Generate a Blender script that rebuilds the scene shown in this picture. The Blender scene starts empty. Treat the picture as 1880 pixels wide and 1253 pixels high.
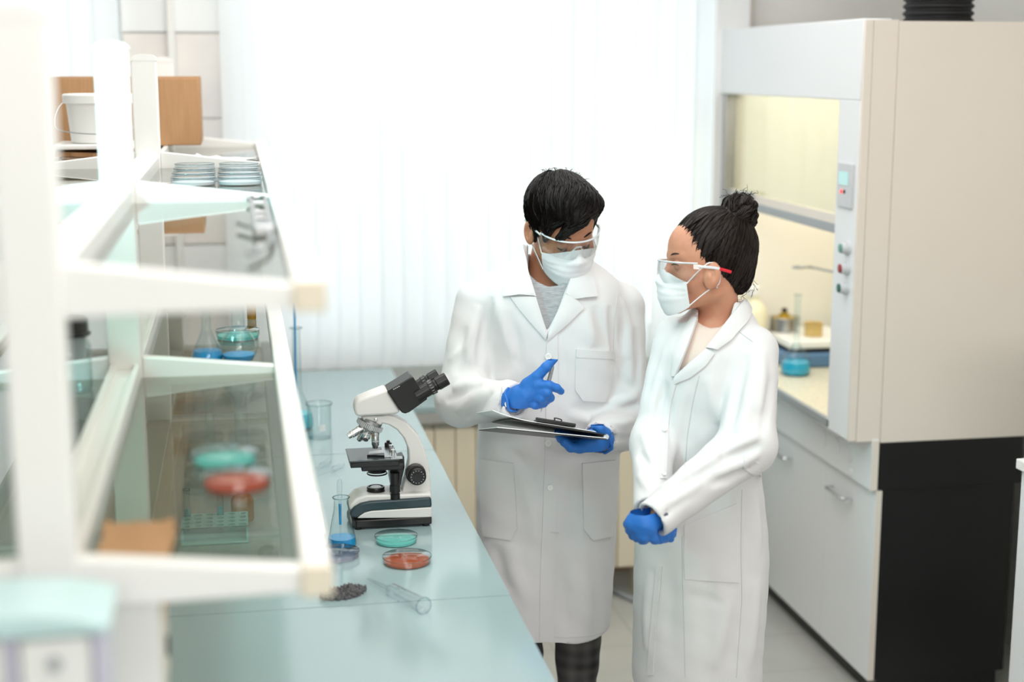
import bpy, bmesh, math, random
import numpy as np
from mathutils import Vector, Matrix
random.seed(7)
SC = bpy.context.scene
COL = SC.collection
# ---------------------------------------------------------------- camera geometry
FPX = 2726.0
PITCH = math.atan(501 / FPX)
YAW = math.atan(510 / math.hypot(FPX, 501))
EYE = 2.0
CP, SP, CY, SY = math.cos(PITCH), math.sin(PITCH), math.cos(YAW), math.sin(YAW)
CAM_R = np.array([CY, -SY, 0.0]); CAM_F = np.array([SY * CP, CY * CP, -SP]); CAM_U = np.array([SY * SP, CY * SP, CP])
def ray(x, y):
    u = x - 940.0; v = y - 626.5
    dz = -v * CP - FPX * SP; df = FPX * CP - v * SP
    return np.array([u * CY + df * SY, -u * SY + df * CY, dz])
def at(x, y, X=None, Y=None, Z=None):
    r = ray(x, y)
    t = X / r[0] if X is not None else (Y / r[1] if Y is not None else (Z - EYE) / r[2])
    return np.array([r[0] * t, r[1] * t, EYE + r[2] * t])
# ---------------------------------------------------------------- materials
def lin(c):
    return tuple(((v / 255) / 12.92 if v / 255 <= 0.04045 else ((v / 255 + 0.055) / 1.055) ** 2.4) for v in c)
def mat(name, rgb, rough=0.5, metal=0.0, spec=0.5, bump=None, var=None, coat=0.0, emit=None, sheen=0.0, sss=0.0):
    m = bpy.data.materials.new(name); m.use_nodes = True
    nt = m.node_tree; b = nt.nodes['Principled BSDF']
    c = (*lin(rgb), 1)
    b.inputs['Base Color'].default_value = c
    b.inputs['Roughness'].default_value = rough
    b.inputs['Metallic'].default_value = metal
    b.inputs['Specular IOR Level'].default_value = spec
    b.inputs['Coat Weight'].default_value = coat
    b.inputs['Coat Roughness'].default_value = 0.08
    if sheen: b.inputs['Sheen Weight'].default_value = sheen
    if sss:
        b.inputs['Subsurface Weight'].default_value = sss
        b.inputs['Subsurface Radius'].default_value = (0.012, 0.004, 0.002)
        b.inputs['Subsurface Scale'].default_value = 1.0
    if emit:
        b.inputs['Emission Color'].default_value = (*lin(emit[0]), 1); b.inputs['Emission Strength'].default_value = emit[1]
    tc = nt.nodes.new('ShaderNodeTexCoord')
    if var:                                   # (second colour, scale, stretch)
        n = nt.nodes.new('ShaderNodeTexNoise'); n.inputs['Scale'].default_value = var[1]; n.inputs['Detail'].default_value = 5
        mp = nt.nodes.new('ShaderNodeMapping'); mp.inputs['Scale'].default_value = var[2] if len(var) > 2 else (1, 1, 1)
        nt.links.new(tc.outputs['Object'], mp.inputs[0]); nt.links.new(mp.outputs[0], n.inputs['Vector'])
        rmp = nt.nodes.new('ShaderNodeMapRange'); rmp.inputs['From Min'].default_value = 0.35; rmp.inputs['From Max'].default_value = 0.65
        nt.links.new(n.outputs[0], rmp.inputs[0])
        mx = nt.nodes.new('ShaderNodeMix'); mx.data_type = 'RGBA'
        mx.inputs[6].default_value = c; mx.inputs[7].default_value = (*lin(var[0]), 1)
        nt.links.new(rmp.outputs[0], mx.inputs[0]); nt.links.new(mx.outputs[2], b.inputs['Base Color'])
    if bump:                                  # (scale, strength, stretch)
        n = nt.nodes.new('ShaderNodeTexNoise'); n.inputs['Scale'].default_value = bump[0]; n.inputs['Detail'].default_value = 4
        mp = nt.nodes.new('ShaderNodeMapping'); mp.inputs['Scale'].default_value = bump[2] if len(bump) > 2 else (1, 1, 1)
        nt.links.new(tc.outputs['Object'], mp.inputs[0]); nt.links.new(mp.outputs[0], n.inputs['Vector'])
        bp = nt.nodes.new('ShaderNodeBump'); bp.inputs['Strength'].default_value = bump[1]; bp.inputs['Distance'].default_value = 0.002
        nt.links.new(n.outputs[0], bp.inputs['Height']); nt.links.new(bp.outputs[0], b.inputs['Normal'])
    return m
def glass(name, tint=(240, 248, 248), edge=(150, 185, 185), rough=0.02, gl=1.0, facing_pow=2.0, ior=1.5):
    """thin sheet glass: clear when seen face on, tinted towards its edges, mirror by Fresnel"""
    m = bpy.data.materials.new(name); m.use_nodes = True
    nt = m.node_tree; nt.nodes.clear()
    o = nt.nodes.new('ShaderNodeOutputMaterial')
    tr = nt.nodes.new('ShaderNodeBsdfTransparent'); g = nt.nodes.new('ShaderNodeBsdfGlossy'); g.inputs['Roughness'].default_value = rough
    g.inputs['Color'].default_value = (gl, gl, gl, 1)
    lw = nt.nodes.new('ShaderNodeLayerWeight'); lw.inputs['Blend'].default_value = 0.5
    f0 = ((ior - 1) / (ior + 1)) ** 2                       # Schlick reflectance, the same from both sides of the sheet
    f5 = nt.nodes.new('ShaderNodeMath'); f5.operation = 'POWER'; f5.inputs[1].default_value = 5.0; nt.links.new(lw.outputs['Facing'], f5.inputs[0])
    fr = nt.nodes.new('ShaderNodeMath'); fr.operation = 'MULTIPLY_ADD'; fr.inputs[1].default_value = 1 - f0; fr.inputs[2].default_value = f0; nt.links.new(f5.outputs[0], fr.inputs[0])
    pw = nt.nodes.new('ShaderNodeMath'); pw.operation = 'POWER'; pw.inputs[1].default_value = facing_pow
    mx = nt.nodes.new('ShaderNodeMix'); mx.data_type = 'RGBA'
    mx.inputs[6].default_value = (*lin(tint), 1); mx.inputs[7].default_value = (*lin(edge), 1)
    nt.links.new(lw.outputs['Facing'], pw.inputs[0]); nt.links.new(pw.outputs[0], mx.inputs[0]); nt.links.new(mx.outputs[2], tr.inputs[0])
    ms = nt.nodes.new('ShaderNodeMixShader')
    nt.links.new(fr.outputs[0], ms.inputs[0]); nt.links.new(tr.outputs[0], ms.inputs[1]); nt.links.new(g.outputs[0], ms.inputs[2])
    nt.links.new(ms.outputs[0], o.inputs[0])
    return m
def translucent(name, rgb, trans=0.5, rough=0.8):
    m = bpy.data.materials.new(name); m.use_nodes = True
    nt = m.node_tree; nt.nodes.clear()
    o = nt.nodes.new('ShaderNodeOutputMaterial'); d = nt.nodes.new('ShaderNodeBsdfDiffuse'); t = nt.nodes.new('ShaderNodeBsdfTranslucent')
    for n in (d, t): n.inputs['Color'].default_value = (*lin(rgb), 1)
    ms = nt.nodes.new('ShaderNodeMixShader'); ms.inputs[0].default_value = trans
    nt.links.new(d.outputs[0], ms.inputs[1]); nt.links.new(t.outputs[0], ms.inputs[2]); nt.links.new(ms.outputs[0], o.inputs[0])
    return m
# ---------------------------------------------------------------- mesh building
class MB:
    def __init__(s): s.v = []; s.f = []
    def add(s, vs, fs):
        n = len(s.v); s.v.extend([tuple(map(float, p)) for p in vs]); s.f.extend([tuple(i + n for i in f) for f in fs]); return s
    def box(s, x0, x1, y0, y1, z0, z1):
        vs = [(x, y, z) for z in (z0, z1) for y in (y0, y1) for x in (x0, x1)]
        return s.add(vs, [(0, 2, 3, 1), (4, 5, 7, 6), (0, 1, 5, 4), (2, 6, 7, 3), (0, 4, 6, 2), (1, 3, 7, 5)])
    def prism(s, poly, a, b, axis='y'):
        """polygon in the two other axes, extruded along axis from a to b"""
        n = len(poly)
        mk = {'y': lambda p, q: (p[0], q, p[1]), 'x': lambda p, q: (q, p[0], p[1]), 'z': lambda p, q: (p[0], p[1], q)}[axis]
        vs = [mk(p, a) for p in poly] + [mk(p, b) for p in poly]
        fs = [tuple(range(n)), tuple(range(2 * n - 1, n - 1, -1))] + [(i, i + n, (i + 1) % n + n, (i + 1) % n) for i in range(n)]
        return s.add(vs, fs)
    def lathe(s, prof, c=(0, 0, 0), d=(0, 0, 1), seg=32, cap=True):
        """profile (r, h) turned about direction d through c"""
        d = Vector(d).normalized(); u = d.orthogonal().normalized(); w = d.cross(u); c = Vector(c)
        vs = []; fs = []
        for r, h in prof:
            for k in range(seg):
                a = 2 * math.pi * k / seg
                vs.append(c + d * h + (u * math.cos(a) + w * math.sin(a)) * r)
        for i in range(len(prof) - 1):
            for k in range(seg):
                k2 = (k + 1) % seg
                fs.append((i * seg + k, i * seg + k2, (i + 1) * seg + k2, (i + 1) * seg + k))
        if cap:
            if prof[0][0] > 1e-6: fs.append(tuple(range(seg - 1, -1, -1)))
            if prof[-1][0] > 1e-6: fs.append(tuple(range((len(prof) - 1) * seg, len(prof) * seg)))
        return s.add(vs, fs)
    def cyl(s, a, b, r, r2=None, seg=24):
        a = Vector(a); b = Vector(b)
        return s.lathe([(r, 0), (r if r2 is None else r2, (b - a).length)], a, b - a, seg)
    def tube(s, pts, r, seg=8, flat=1.0, up=None):
        """swept tube; r is a number or one radius per point"""
        P = [Vector(p) for p in pts]; n = len(P)
        R = [r] * n if isinstance(r, (int, float)) else list(r)
        t0 = (P[1] - P[0]).normalized()
        u = Vector(up).cross(t0) if up is not None else t0.orthogonal()
        if u.length < 1e-6: u = t0.orthogonal()
        u.normalize(); vs = []; fs = []
        for i in range(n):
            t = (P[min(i + 1, n - 1)] - P[max(i - 1, 0)])
            t = t.normalized() if t.length > 1e-9 else t0
            u = (u - t * u.dot(t)); u = u.normalized() if u.length > 1e-6 else t.orthogonal().normalized()
            w = t.cross(u)
            for k in range(seg):
                a = 2 * math.pi * k / seg
                vs.append(P[i] + (u * math.cos(a) + w * math.sin(a) * flat) * R[i])
        for i in range(n - 1):
            for k in range(seg):
                k2 = (k + 1) % seg
                fs.append((i * seg + k, i * seg + k2, (i + 1) * seg + k2, (i + 1) * seg + k))
        fs.append(tuple(range(seg - 1, -1, -1))); fs.append(tuple(range((n - 1) * seg, n * seg)))
        return s.add(vs, fs)
    def grid(s, G, thick=None, off=None):
        """G[i][j] points; optional thickness along per-vertex offsets"""
        nu = len(G); nv = len(G[0])
        flat = [p for row in G for p in row]
        fs = [(i * nv + j, (i + 1) * nv + j, (i + 1) * nv + j + 1, i * nv + j + 1) for i in range(nu - 1) for j in range(nv - 1)]
        if off is None: return s.add(flat, fs)
        n = len(flat); back = [p for row in off for p in row]
        fs2 = [tuple(i + n for i in reversed(f)) for f in fs]
        rim = [i * nv for i in range(nu)] + [(nu - 1) * nv + j for j in range(1, nv)] + [i * nv + nv - 1 for i in range(nu - 2, -1, -1)] + [j for j in range(nv - 2, 0, -1)]
        side = [(rim[(k + 1) % len(rim)], rim[k], rim[k] + n, rim[(k + 1) % len(rim)] + n) for k in range(len(rim))]
        return s.add(flat + back, fs + fs2 + [tuple(reversed(q)) for q in side])
    def xform(s, M):
        s.v = [tuple(M @ Vector(p)) for p in s.v]; return s
def base(o):
    z = Vector((0, 0, 0)); 
    while o is not None: z = z + o.location; o = o.parent
    return z
def obj(name, mb, m, parent=None, smooth=35, bevel=0.0, bseg=2, label=None, recalc=True):
    """link one mesh object; vertices are given in world coordinates"""
    me = bpy.data.meshes.new(name); org = base(parent) if parent else Vector((0, 0, 0))
    me.from_pydata([(p[0] - org[0], p[1] - org[1], p[2] - org[2]) for p in mb.v], [], mb.f)
    if recalc:
        b = bmesh.new(); b.from_mesh(me); bmesh.ops.recalc_face_normals(b, faces=b.faces); b.to_mesh(me); b.free()
    if smooth is not None:
        me.polygons.foreach_set('use_smooth', [True] * len(me.polygons))
        me.set_sharp_from_angle(angle=math.radians(smooth))
    if m: me.materials.append(m)
    o = bpy.data.objects.new(name, me); COL.objects.link(o)
    if parent: o.parent = parent
    if bevel:
        bv = o.modifiers.new('bevel', 'BEVEL'); bv.width = bevel; bv.segments = bseg; bv.limit_method = 'ANGLE'; bv.angle_limit = math.radians(40)
        bv.harden_normals = False
    if label: o['label'] = label
    return o
def tag(o, label, cat, group=None):
    o['label'] = label; o['category'] = cat
    if group: o['group'] = group
    return o
def thing(name, label, cat, loc=(0, 0, 0), group=None):
    o = bpy.data.objects.new(name, None); COL.objects.link(o); o.empty_display_size = 0.05
    o.location = [float(c) for c in loc]
    return tag(o, label, cat, group)
def struct(name, mb, m, bevel=0, smooth=35):
    o = obj(name, mb, m, None, smooth, bevel); o['kind'] = 'structure'; return o
def dup(root, loc, label=None, rotz=None):
    r = root.copy(); COL.objects.link(r); r.location = [float(c) for c in loc]
    if rotz is not None: r.rotation_euler = (0, 0, rotz)
    if label: r['label'] = label
    for ch in list(root.children):
        c = ch.copy(); COL.objects.link(c); c.parent = r
        for g in list(ch.children):
            d = g.copy(); COL.objects.link(d); d.parent = c
    return r
def catmull(pts, n=8, closed=False):
    P = [np.array(p, float) for p in pts]; out = []
    N = len(P); rng = range(N) if closed else range(N - 1)
    for i in rng:
        p0 = P[(i - 1) % N] if closed or i > 0 else 2 * P[0] - P[1]
        p1 = P[i]; p2 = P[(i + 1) % N]
        p3 = P[(i + 2) % N] if closed or i + 2 < N else 2 * P[-1] - P[-2]
        for k in range(n):
            t = k / n
            out.append(0.5 * ((2 * p1) + (-p0 + p2) * t + (2 * p0 - 5 * p1 + 4 * p2 - p3) * t * t + (-p0 + 3 * p1 - 3 * p2 + p3) * t ** 3))
    if not closed: out.append(P[-1])
    return out
def resample(pts, n):
    P = np.array(pts, float); d = np.r_[0, np.cumsum(np.linalg.norm(np.diff(P, axis=0), axis=1))]
    s = np.linspace(0, d[-1], n)
    return np.stack([np.interp(s, d, P[:, k]) for k in range(P.shape[1])], 1)
# ---------------------------------------------------------------- implicit surfaces
def smin(a, b, k):
    h = np.clip(0.5 + 0.5 * (b - a) / k, 0, 1)
    return b * (1 - h) + a * h - k * h * (1 - h)
def smax(a, b, k): return -smin(-a, -b, k)
def s_cap(P, a, b, ra, rb):
    a = np.asarray(a, float); b = np.asarray(b, float); ab = b - a
    t = np.clip(((P - a) @ ab) / (ab @ ab), 0, 1)
    return np.linalg.norm(P - (a + t[:, None] * ab), axis=1) - (ra + t * (rb - ra))
def s_ell(P, c, r, R=None):
    Q = P - np.asarray(c, float)
    if R is not None: Q = Q @ R
    r = np.asarray(r, float)
    k0 = np.linalg.norm(Q / r, axis=1); k1 = np.linalg.norm(Q / (r * r), axis=1) + 1e-9
    return k0 * (k0 - 1) / k1
def s_loft(P, rows, n=2.3):
    """stack of super-ellipses; rows are (z, cx, cy, rx, ry) from low to high"""
    R = np.array(rows, float); z = P[:, 2]; zc = np.clip(z, R[0, 0], R[-1, 0])
    cx, cy, rx, ry = [np.interp(zc, R[:, 0], R[:, k]) for k in (1, 2, 3, 4)]
    k = ((np.abs(P[:, 0] - cx) / rx) ** n + (np.abs(P[:, 1] - cy) / ry) ** n) ** (1 / n)
    g = np.sqrt((P[:, 0] - cx) ** 2 + (P[:, 1] - cy) ** 2) + 1e-6
    d = np.where(k > 0.35, g * (1 - 1 / np.maximum(k, 0.35)), (k - 1) * np.minimum(rx, ry))
    dz = np.abs(z - zc)
    return np.where(dz > 0, np.sqrt(np.maximum(d, 0) ** 2 + dz ** 2) + np.minimum(d, 0) * 0, d)
def smooth_rows(rows, n=6):
    return [tuple(p) for p in catmull(rows, n)]
def snet(f, lo, hi, h, newton=2):
    """naive surface nets of f=0 over a box; returns an MB"""
    lo = np.asarray(lo, float); hi = np.asarray(hi, float)
    N = np.ceil((hi - lo) / h).astype(int) + 1
    ax = [lo[k] + h * np.arange(N[k]) for k in range(3)]
    G = np.empty(N)
    for i in range(0, N[0], 16):
        X, Y, Z = np.meshgrid(ax[0][i:i + 16], ax[1], ax[2], indexing='ij')
        G[i:i + 16] = f(np.stack([X.ravel(), Y.ravel(), Z.ravel()], 1)).reshape(X.shape)
    S = G < 0
    cells = np.zeros(N - 1, int); acc = np.zeros((*(N - 1), 3)); cnt = np.zeros(N - 1)
    def sl(o, d=None):
        return tuple(slice(o[k], N[k] - 1 + o[k]) for k in range(3))
    for d in range(3):
        for a in (0, 1):
            for b in (0, 1):
                o = [0, 0, 0]; e = [x for x in range(3) if x != d]; o[e[0]] = a; o[e[1]] = b
                o2 = list(o); o2[d] = 1
                g0 = G[sl(o)]; g1 = G[sl(o2)]; cr = (g0 < 0) != (g1 < 0)
                t = np.where(cr, g0 / np.where(cr, g0 - g1, 1), 0)
                for k in range(3):
                    acc[..., k] += np.where(cr, (t if k == d else o[k]), 0)
                cnt += cr
    act = cnt > 0; idx = -np.ones(N - 1, int); idx[act] = np.arange(act.sum())
    ijk = np.argwhere(act); V = lo + h * (ijk + acc[act] / cnt[act][:, None])
    F = []
    for d in range(3):
        e = [(d + 1) % 3, (d + 2) % 3]
        s0 = [slice(None)] * 3; s1 = [slice(None)] * 3; s0[d] = slice(0, N[d] - 1); s1[d] = slice(1, N[d])
        cr = S[tuple(s0)] != S[tuple(s1)]
        pts = np.argwhere(cr)
        ok = (pts[:, e[0]] > 0) & (pts[:, e[1]] > 0) & (pts[:, e[0]] < N[e[0]] - 1) & (pts[:, e[1]] < N[e[1]] - 1)
        pts = pts[ok]
        if not len(pts): continue
        q = []
        for a, b in ((0, 0), (-1, 0), (-1, -1), (0, -1)):
            c = pts.copy(); c[:, e[0]] += a; c[:, e[1]] += b
            q.append(idx[c[:, 0], c[:, 1], c[:, 2]])
        q = np.stack(q, 1); flip = S[tuple(s0)][tuple(pts.T)]
        q[~flip] = q[~flip][:, ::-1]
        F.append(q)
    F = np.concatenate(F)
    for _ in range(newton):
        d, g = grad(f, V, h * 0.25)
        V = V - np.clip(d, -h * 0.5, h * 0.5)[:, None] * g
    mb = MB(); mb.v = [tuple(p) for p in V.tolist()]; mb.f = [tuple(x) for x in F.tolist()]
    return mb
def grad(f, V, e=0.001):
    d = f(V); g = np.stack([f(V + np.eye(3)[k] * e) - f(V - np.eye(3)[k] * e) for k in range(3)], 1) / (2 * e)
    L = np.linalg.norm(g, axis=1)[:, None] + 1e-9
    return d / np.maximum(L[:, 0], 0.3), g / L
def march(f, O, D, t0, t1, step=0.9, it=70):
    """first hits of rays O + t D (D of unit length)"""
    t = np.full(len(D), float(t0))
    for _ in range(it):
        d = f(O + D * t[:, None]); t = np.minimum(t + d * step, t1)
    return O + D * t[:, None], t
def onto(f, pix, off=0.0, t0=2.6, t1=4.6):
    """points where the lines of sight through photograph pixels meet the surface f, lifted by off along its normal"""
    D = np.array([ray(*p) for p in pix]); D /= np.linalg.norm(D, axis=1)[:, None]
    O = np.array([[0, 0, EYE]]) + 0 * D
    P, t = march(f, O, D, t0, t1)
    bad = np.nonzero(np.abs(f(P)) > .006)[0]
    for i in bad:                                   # a line of sight that just misses: the nearest point of the surface instead
        ts = np.linspace(t0, t1, 400); L = O[i] + D[i] * ts[:, None]; q = L[[int(np.argmin(f(L)))]]
        for _ in range(8):
            d, g = grad(f, q, .003); q = q - d[:, None] * g * .8
        P[i] = q[0]
    if off:
        _, g = grad(f, P, 0.004); P = P + g * off
    return P
def patch(f, A, B, nu=14, nv=8, off=0.004, thick=0.006, pixels=True, bulge=0.0):
    """cloth panel lying on surface f, ruled between two outlines A and B (photograph pixels)"""
    a = resample(A, nu); b = resample(B, nu)
    G = []; Bk = []
    for i in range(nu):
        row = [a[i] * (1 - s) + b[i] * s for s in np.linspace(0, 1, nv)]
        P = onto(f, row); _, g = grad(f, P, 0.006)
        w = np.sin(np.linspace(0, math.pi, nv))[:, None] * bulge
        G.append(P + g * (off + w)); Bk.append(P + g * (off - thick))
    return MB().grid(G, off=Bk)
def seam(f, pix, r=0.0012, off=0.0006, n=30, seg=6):
    P = onto(f, resample(pix, n), 0); ok = np.abs(f(P)) < .004
    P = P[ok]; _, g = grad(f, P, .004)
    return MB().tube(P + g * off, r, seg)
def basis(fwd, side_hint):
    y = np.asarray(fwd, float); y = y / np.linalg.norm(y)
    x = np.asarray(side_hint, float); x = x - y * (x @ y); x = x / np.linalg.norm(x)
    return np.stack([x, y, np.cross(x, y)], 1)      # columns: right, forward, up
# ================================================================ materials
M = {}
M['wall'] = mat('wall_paint', (230, 229, 225), 0.7)
M['white_paint'] = mat('white_paint', (238, 240, 240), 0.55)
M['marble'] = mat('marble_tile', (236, 231, 224), 0.35, var=((220, 216, 214), 3.5))
M['ceiling'] = mat('ceiling_paint', (242, 242, 240), 0.8)
M['slat'] = translucent('blind_fabric', (246, 249, 251), 0.5)
M['plastic_white'] = mat('white_plastic', (236, 236, 233), 0.4)
M['rack'] = mat('rack_enamel', (243, 243, 240), 0.35)
M['rack_cap'] = mat('cream_cap', (232, 222, 202), 0.45)
M['bench'] = mat('bench_laminate', (154, 177, 179), 0.14, spec=0.85, var=((157, 179, 181), 2.0))
M['lam'] = mat('white_laminate', (228, 230, 232), 0.42)
M['cream'] = mat('cream_laminate', (226, 217, 206), 0.45)
M['black'] = mat('black_panel', (14, 14, 15), 0.35)
M['blackp'] = mat('black_plastic', (19, 19, 20), 0.33)
M['rubber'] = mat('black_rubber', (16, 16, 17), 0.6)
M['steel'] = mat('brushed_steel', (178, 180, 182), 0.28, metal=1.0)
M['chrome'] = mat('chrome', (214, 216, 218), 0.12, metal=1.0)
M['grey'] = mat('grey_plastic', (150, 156, 160), 0.4)
M['lgrey'] = mat('light_grey_plastic', (198, 201, 204), 0.4)
M['radiator'] = mat('radiator_enamel', (224, 213, 190), 0.45)
M['wood'] = mat('brown_wood', (172, 118, 78), 0.5, var=((150, 100, 66), 8, (1, 12, 12)))
M['card'] = mat('cardboard', (188, 146, 106), 0.85, var=((180, 138, 98), 30, (6, 6, 0.3)))
M['cardd'] = mat('torn_cardboard', (150, 122, 96), 0.9, var=((90, 72, 58), 60), bump=(90, 0.8))
M['pane'] = glass('window_glass', (250, 253, 253), (210, 230, 228))
M['sheet'] = glass('shelf_glass', (236, 236, 230), (190, 190, 178), 0.01, gl=0.9, ior=1.5)
M['sash'] = glass('sash_glass', (248, 248, 240), (220, 224, 214), ior=1.9)
M['glass'] = glass('lab_glass', (244, 250, 250), (120, 150, 152), 0.03, facing_pow=3.0)
M['dish'] = glass('dish_plastic', (246, 250, 250), (200, 214, 217), 0.06, facing_pow=3.0)
M['clear'] = glass('clear_plastic', (248, 250, 251), (208, 217, 222), 0.06, facing_pow=3.0)
def liquid(name, rgb, rough=0.1):
    return mat(name, rgb, rough, spec=0.5)
M['blue'] = liquid('blue_liquid', (14, 150, 214))
M['cyan'] = liquid('cyan_liquid', (96, 205, 224))
M['teal'] = liquid('teal_gel', (112, 208, 198))
M['orange'] = liquid('orange_gel', (180, 84, 50))
M['paper'] = mat('paper', (240, 241, 242), 0.8)
M['amber'] = mat('amber_glass', (168, 122, 42), 0.1)

def floor_mat():
    m = mat('floor_tile', (186, 187, 181), 0.32, var=((178, 179, 173), 4))
    nt = m.node_tree; b = nt.nodes['Principled BSDF']; src = b.inputs['Base Color'].links[0].from_socket
    ge = nt.nodes.new('ShaderNodeNewGeometry'); sx = nt.nodes.new('ShaderNodeSeparateXYZ'); nt.links.new(ge.outputs['Position'], sx.inputs[0])
    def line(sock, off, size):
        def mth(op, a, v):
            n = nt.nodes.new('ShaderNodeMath'); n.operation = op; nt.links.new(a, n.inputs[0])
            if v is not None: n.inputs[1].default_value = v
            return n.outputs[0]
        a = mth('FRACT', mth('DIVIDE', mth('SUBTRACT', sock, off), size), None)
        return mth('GREATER_THAN', mth('ABSOLUTE', mth('SUBTRACT', a, 0.5), None), 0.489)
    a = line(sx.outputs[0], 1.341, 0.31); c = line(sx.outputs[1], 4.79, 0.31)
    mxm = nt.nodes.new('ShaderNodeMath'); mxm.operation = 'MAXIMUM'; nt.links.new(a, mxm.inputs[0]); nt.links.new(c, mxm.inputs[1])
    mx = nt.nodes.new('ShaderNodeMix'); mx.data_type = 'RGBA'; mx.inputs[7].default_value = (*lin((166, 166, 160)), 1)
    nt.links.new(mxm.outputs[0], mx.inputs[0]); nt.links.new(src, mx.inputs[6]); nt.links.new(mx.outputs[2], b.inputs['Base Color'])
    return m
M['floor'] = floor_mat()
# ================================================================ the room
WY = 5.6                                   # inner face of the window wall
RX, LX, FY, CZ = 2.62, -2.6, -3.0, 3.1
struct('floor', MB().box(LX - .2, RX + .2, FY - .2, WY + .25, -0.1, 0), M['floor'])
struct('ceiling', MB().box(LX - .2, RX + .2, FY - .2, WY + .25, CZ, CZ + .1), M['ceiling'])
wb = MB()
WZ0, WZ1 = 0.93, 2.9
for x0, x1, z0, z1 in ((LX, RX, 0, WZ0), (LX, RX, WZ1, CZ), (LX, -1.75, WZ0, WZ1), (-0.39, 0.0, WZ0, WZ1), (1.84, RX, WZ0, WZ1)):
    wb.box(x0, x1, WY, WY + .22, z0, z1)
struct('wall_back', wb, M['wall'])
struct('wall_right', MB().box(RX, RX + .15, FY, WY, 0, CZ), M['wall'])
struct('wall_left', MB().box(LX - .15, LX, FY, WY, 0, CZ), M['wall'])
struct('wall_front', MB().box(LX, RX, FY - .15, FY, 0, CZ), M['wall'])
# tiled pier between the windows, with painted plaster above
t1 = MB()
for z0, z1 in ((0.94, 1.21), (1.214, 1.513), (1.517, 1.818), (1.822, 2.124)):
    t1.box(-0.389, -0.222, WY - .012, WY + .001, z0, z1).box(-0.218, -0.002, WY - .012, WY + .001, z0, z1)
struct('trim_1', t1, M['marble'], bevel=.002)
struct('trim_2', MB().box(-0.39, -0.001, WY - .016, WY + .001, 2.13, 3.09), M['white_paint'])
struct('trim_3', MB().box(1.80, 1.935, WY - .09, WY + .001, 0.0, 3.09), M['white_paint'], bevel=.004)
struct('trim_4', MB().tube([(1.955, WY - .03, 0), (1.955, WY - .03, 3.09)], .012, 12), M['cream'])
struct('baseboard_back', MB().box(-2.5, 1.79, WY - .03, WY + .001, 0, 0.085), M['wood'], bevel=.004)
def window(n, x0, x1):
    fr = MB(); y0, y1 = WY + .08, WY + .14
    fr.box(x0, x1, y0, y1, WZ0, WZ0 + .06).box(x0, x1, y0, y1, WZ1 - .06, WZ1).box(x0, x0 + .06, y0, y1, WZ0, WZ1).box(x1 - .06, x1, y0, y1, WZ0, WZ1)
    k = 3 if x1 - x0 > 1.5 else 2
    for i in range(1, k):
        xm = x0 + (x1 - x0) * i / k
        fr.box(xm - .035, xm + .035, y0, y1, WZ0, WZ1)
    o = struct('window_%d' % n, fr, M['white_paint'], bevel=.004)
    obj('window_pane', MB().box(x0 + .02, x1 - .02, WY + .105, WY + .113, WZ0 + .02, WZ1 - .02), M['pane'], o)
window(1, -1.749, -0.391); window(2, 0.001, 1.839)
def blind(x0, x1, yb, label, z0=0.885, ang=16, pitch=0.08):
    t = thing('vertical_blind', label, 'blind', ((x0 + x1) / 2, yb, z0), 'vertical blinds at the windows')
    obj('headrail', MB().box(x0, x1, yb - .025, yb + .025, 3.02, 3.06), M['plastic_white'], t, bevel=.004)
    n = int(round((x1 - x0) / pitch)); a = math.radians(ang); rs = random.Random(3)
    chain = []
    for i in range(n):
        xc = x0 + (i + .5) * (x1 - x0) / n; aa = a + rs.uniform(-.10, .10)
        G = []
        for zz in (z0, 1.6, 2.3, 3.02):
            row = []
            for s in np.linspace(-1, 1, 7):
                w = s * .0445; c = .004 * (1 - s * s)
                row.append((xc + w * math.cos(aa) - c * math.sin(aa), yb + w * math.sin(aa) + c * math.cos(aa), zz))
            G.append(row)
        obj('slat', MB().grid(G), M['slat'], t)
        # bottom weight pocket of the slat
        if i < n - 1:
            xa = xc + .03; xb = x0 + (i + 1.5) * (x1 - x0) / n - .03
            chain += [(xa - .03, yb - .013, z0 + .016), (xa, yb - .014, z0 + .012), ((xa + xb) / 2, yb - .016, z0 + .004), (xb, yb - .014, z0 + .012)]
    obj('bead_chain', MB().tube(catmull(chain, 3), .0012, 5), M['plastic_white'], t)
blind(-0.045, 1.80, WY - .085, 'long white vertical blind drawn across the wide bright window behind the two people')
blind(-1.72, -0.40, WY - .085, 'narrow white vertical blind at the far left, behind the cardboard box')
struct('trim_5', MB().box(0.55, 1.79, 5.19, WY - .13, 0.775, 0.80), M['bench'], bevel=.003)      # sill board beyond the bench end
# radiator below the sill
rd = thing('radiator', 'cream ribbed radiator under the window behind the man', 'radiator', (1.06, 5.3, 0))
for i in range(12):
    x = 0.60 + i * .077
    obj('radiator_rib', MB().box(x, x + .0745, 5.235, 5.345, 0.13, 0.70), M['radiator'], rd, bevel=.006, bseg=3)
obj('pipe', MB().tube([(0.58, 5.29, 0.22), (1.60, 5.29, 0.22)], .017, 12).tube([(0.58, 5.29, 0.62), (1.60, 5.29, 0.62)], .017, 12), M['radiator'], rd)
obj('radiator_foot', MB().box(0.62, 0.66, 5.25, 5.33, 0, 0.14), M['radiator'], rd); obj('radiator_foot', MB().box(1.45, 1.49, 5.25, 5.33, 0, 0.14), M['radiator'], rd)
tag(obj('heating_pipe', MB().tube([(1.57, 5.40, 0), (1.57, 5.40, 0.78)], .024, 14).tube([(1.535, 5.45, 0.30), (1.76, 5.45, 0.30)], .03, 12), M['radiator']),
    'cream upright heating pipe between the man and the woman, by the window wall', 'pipe')
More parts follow.
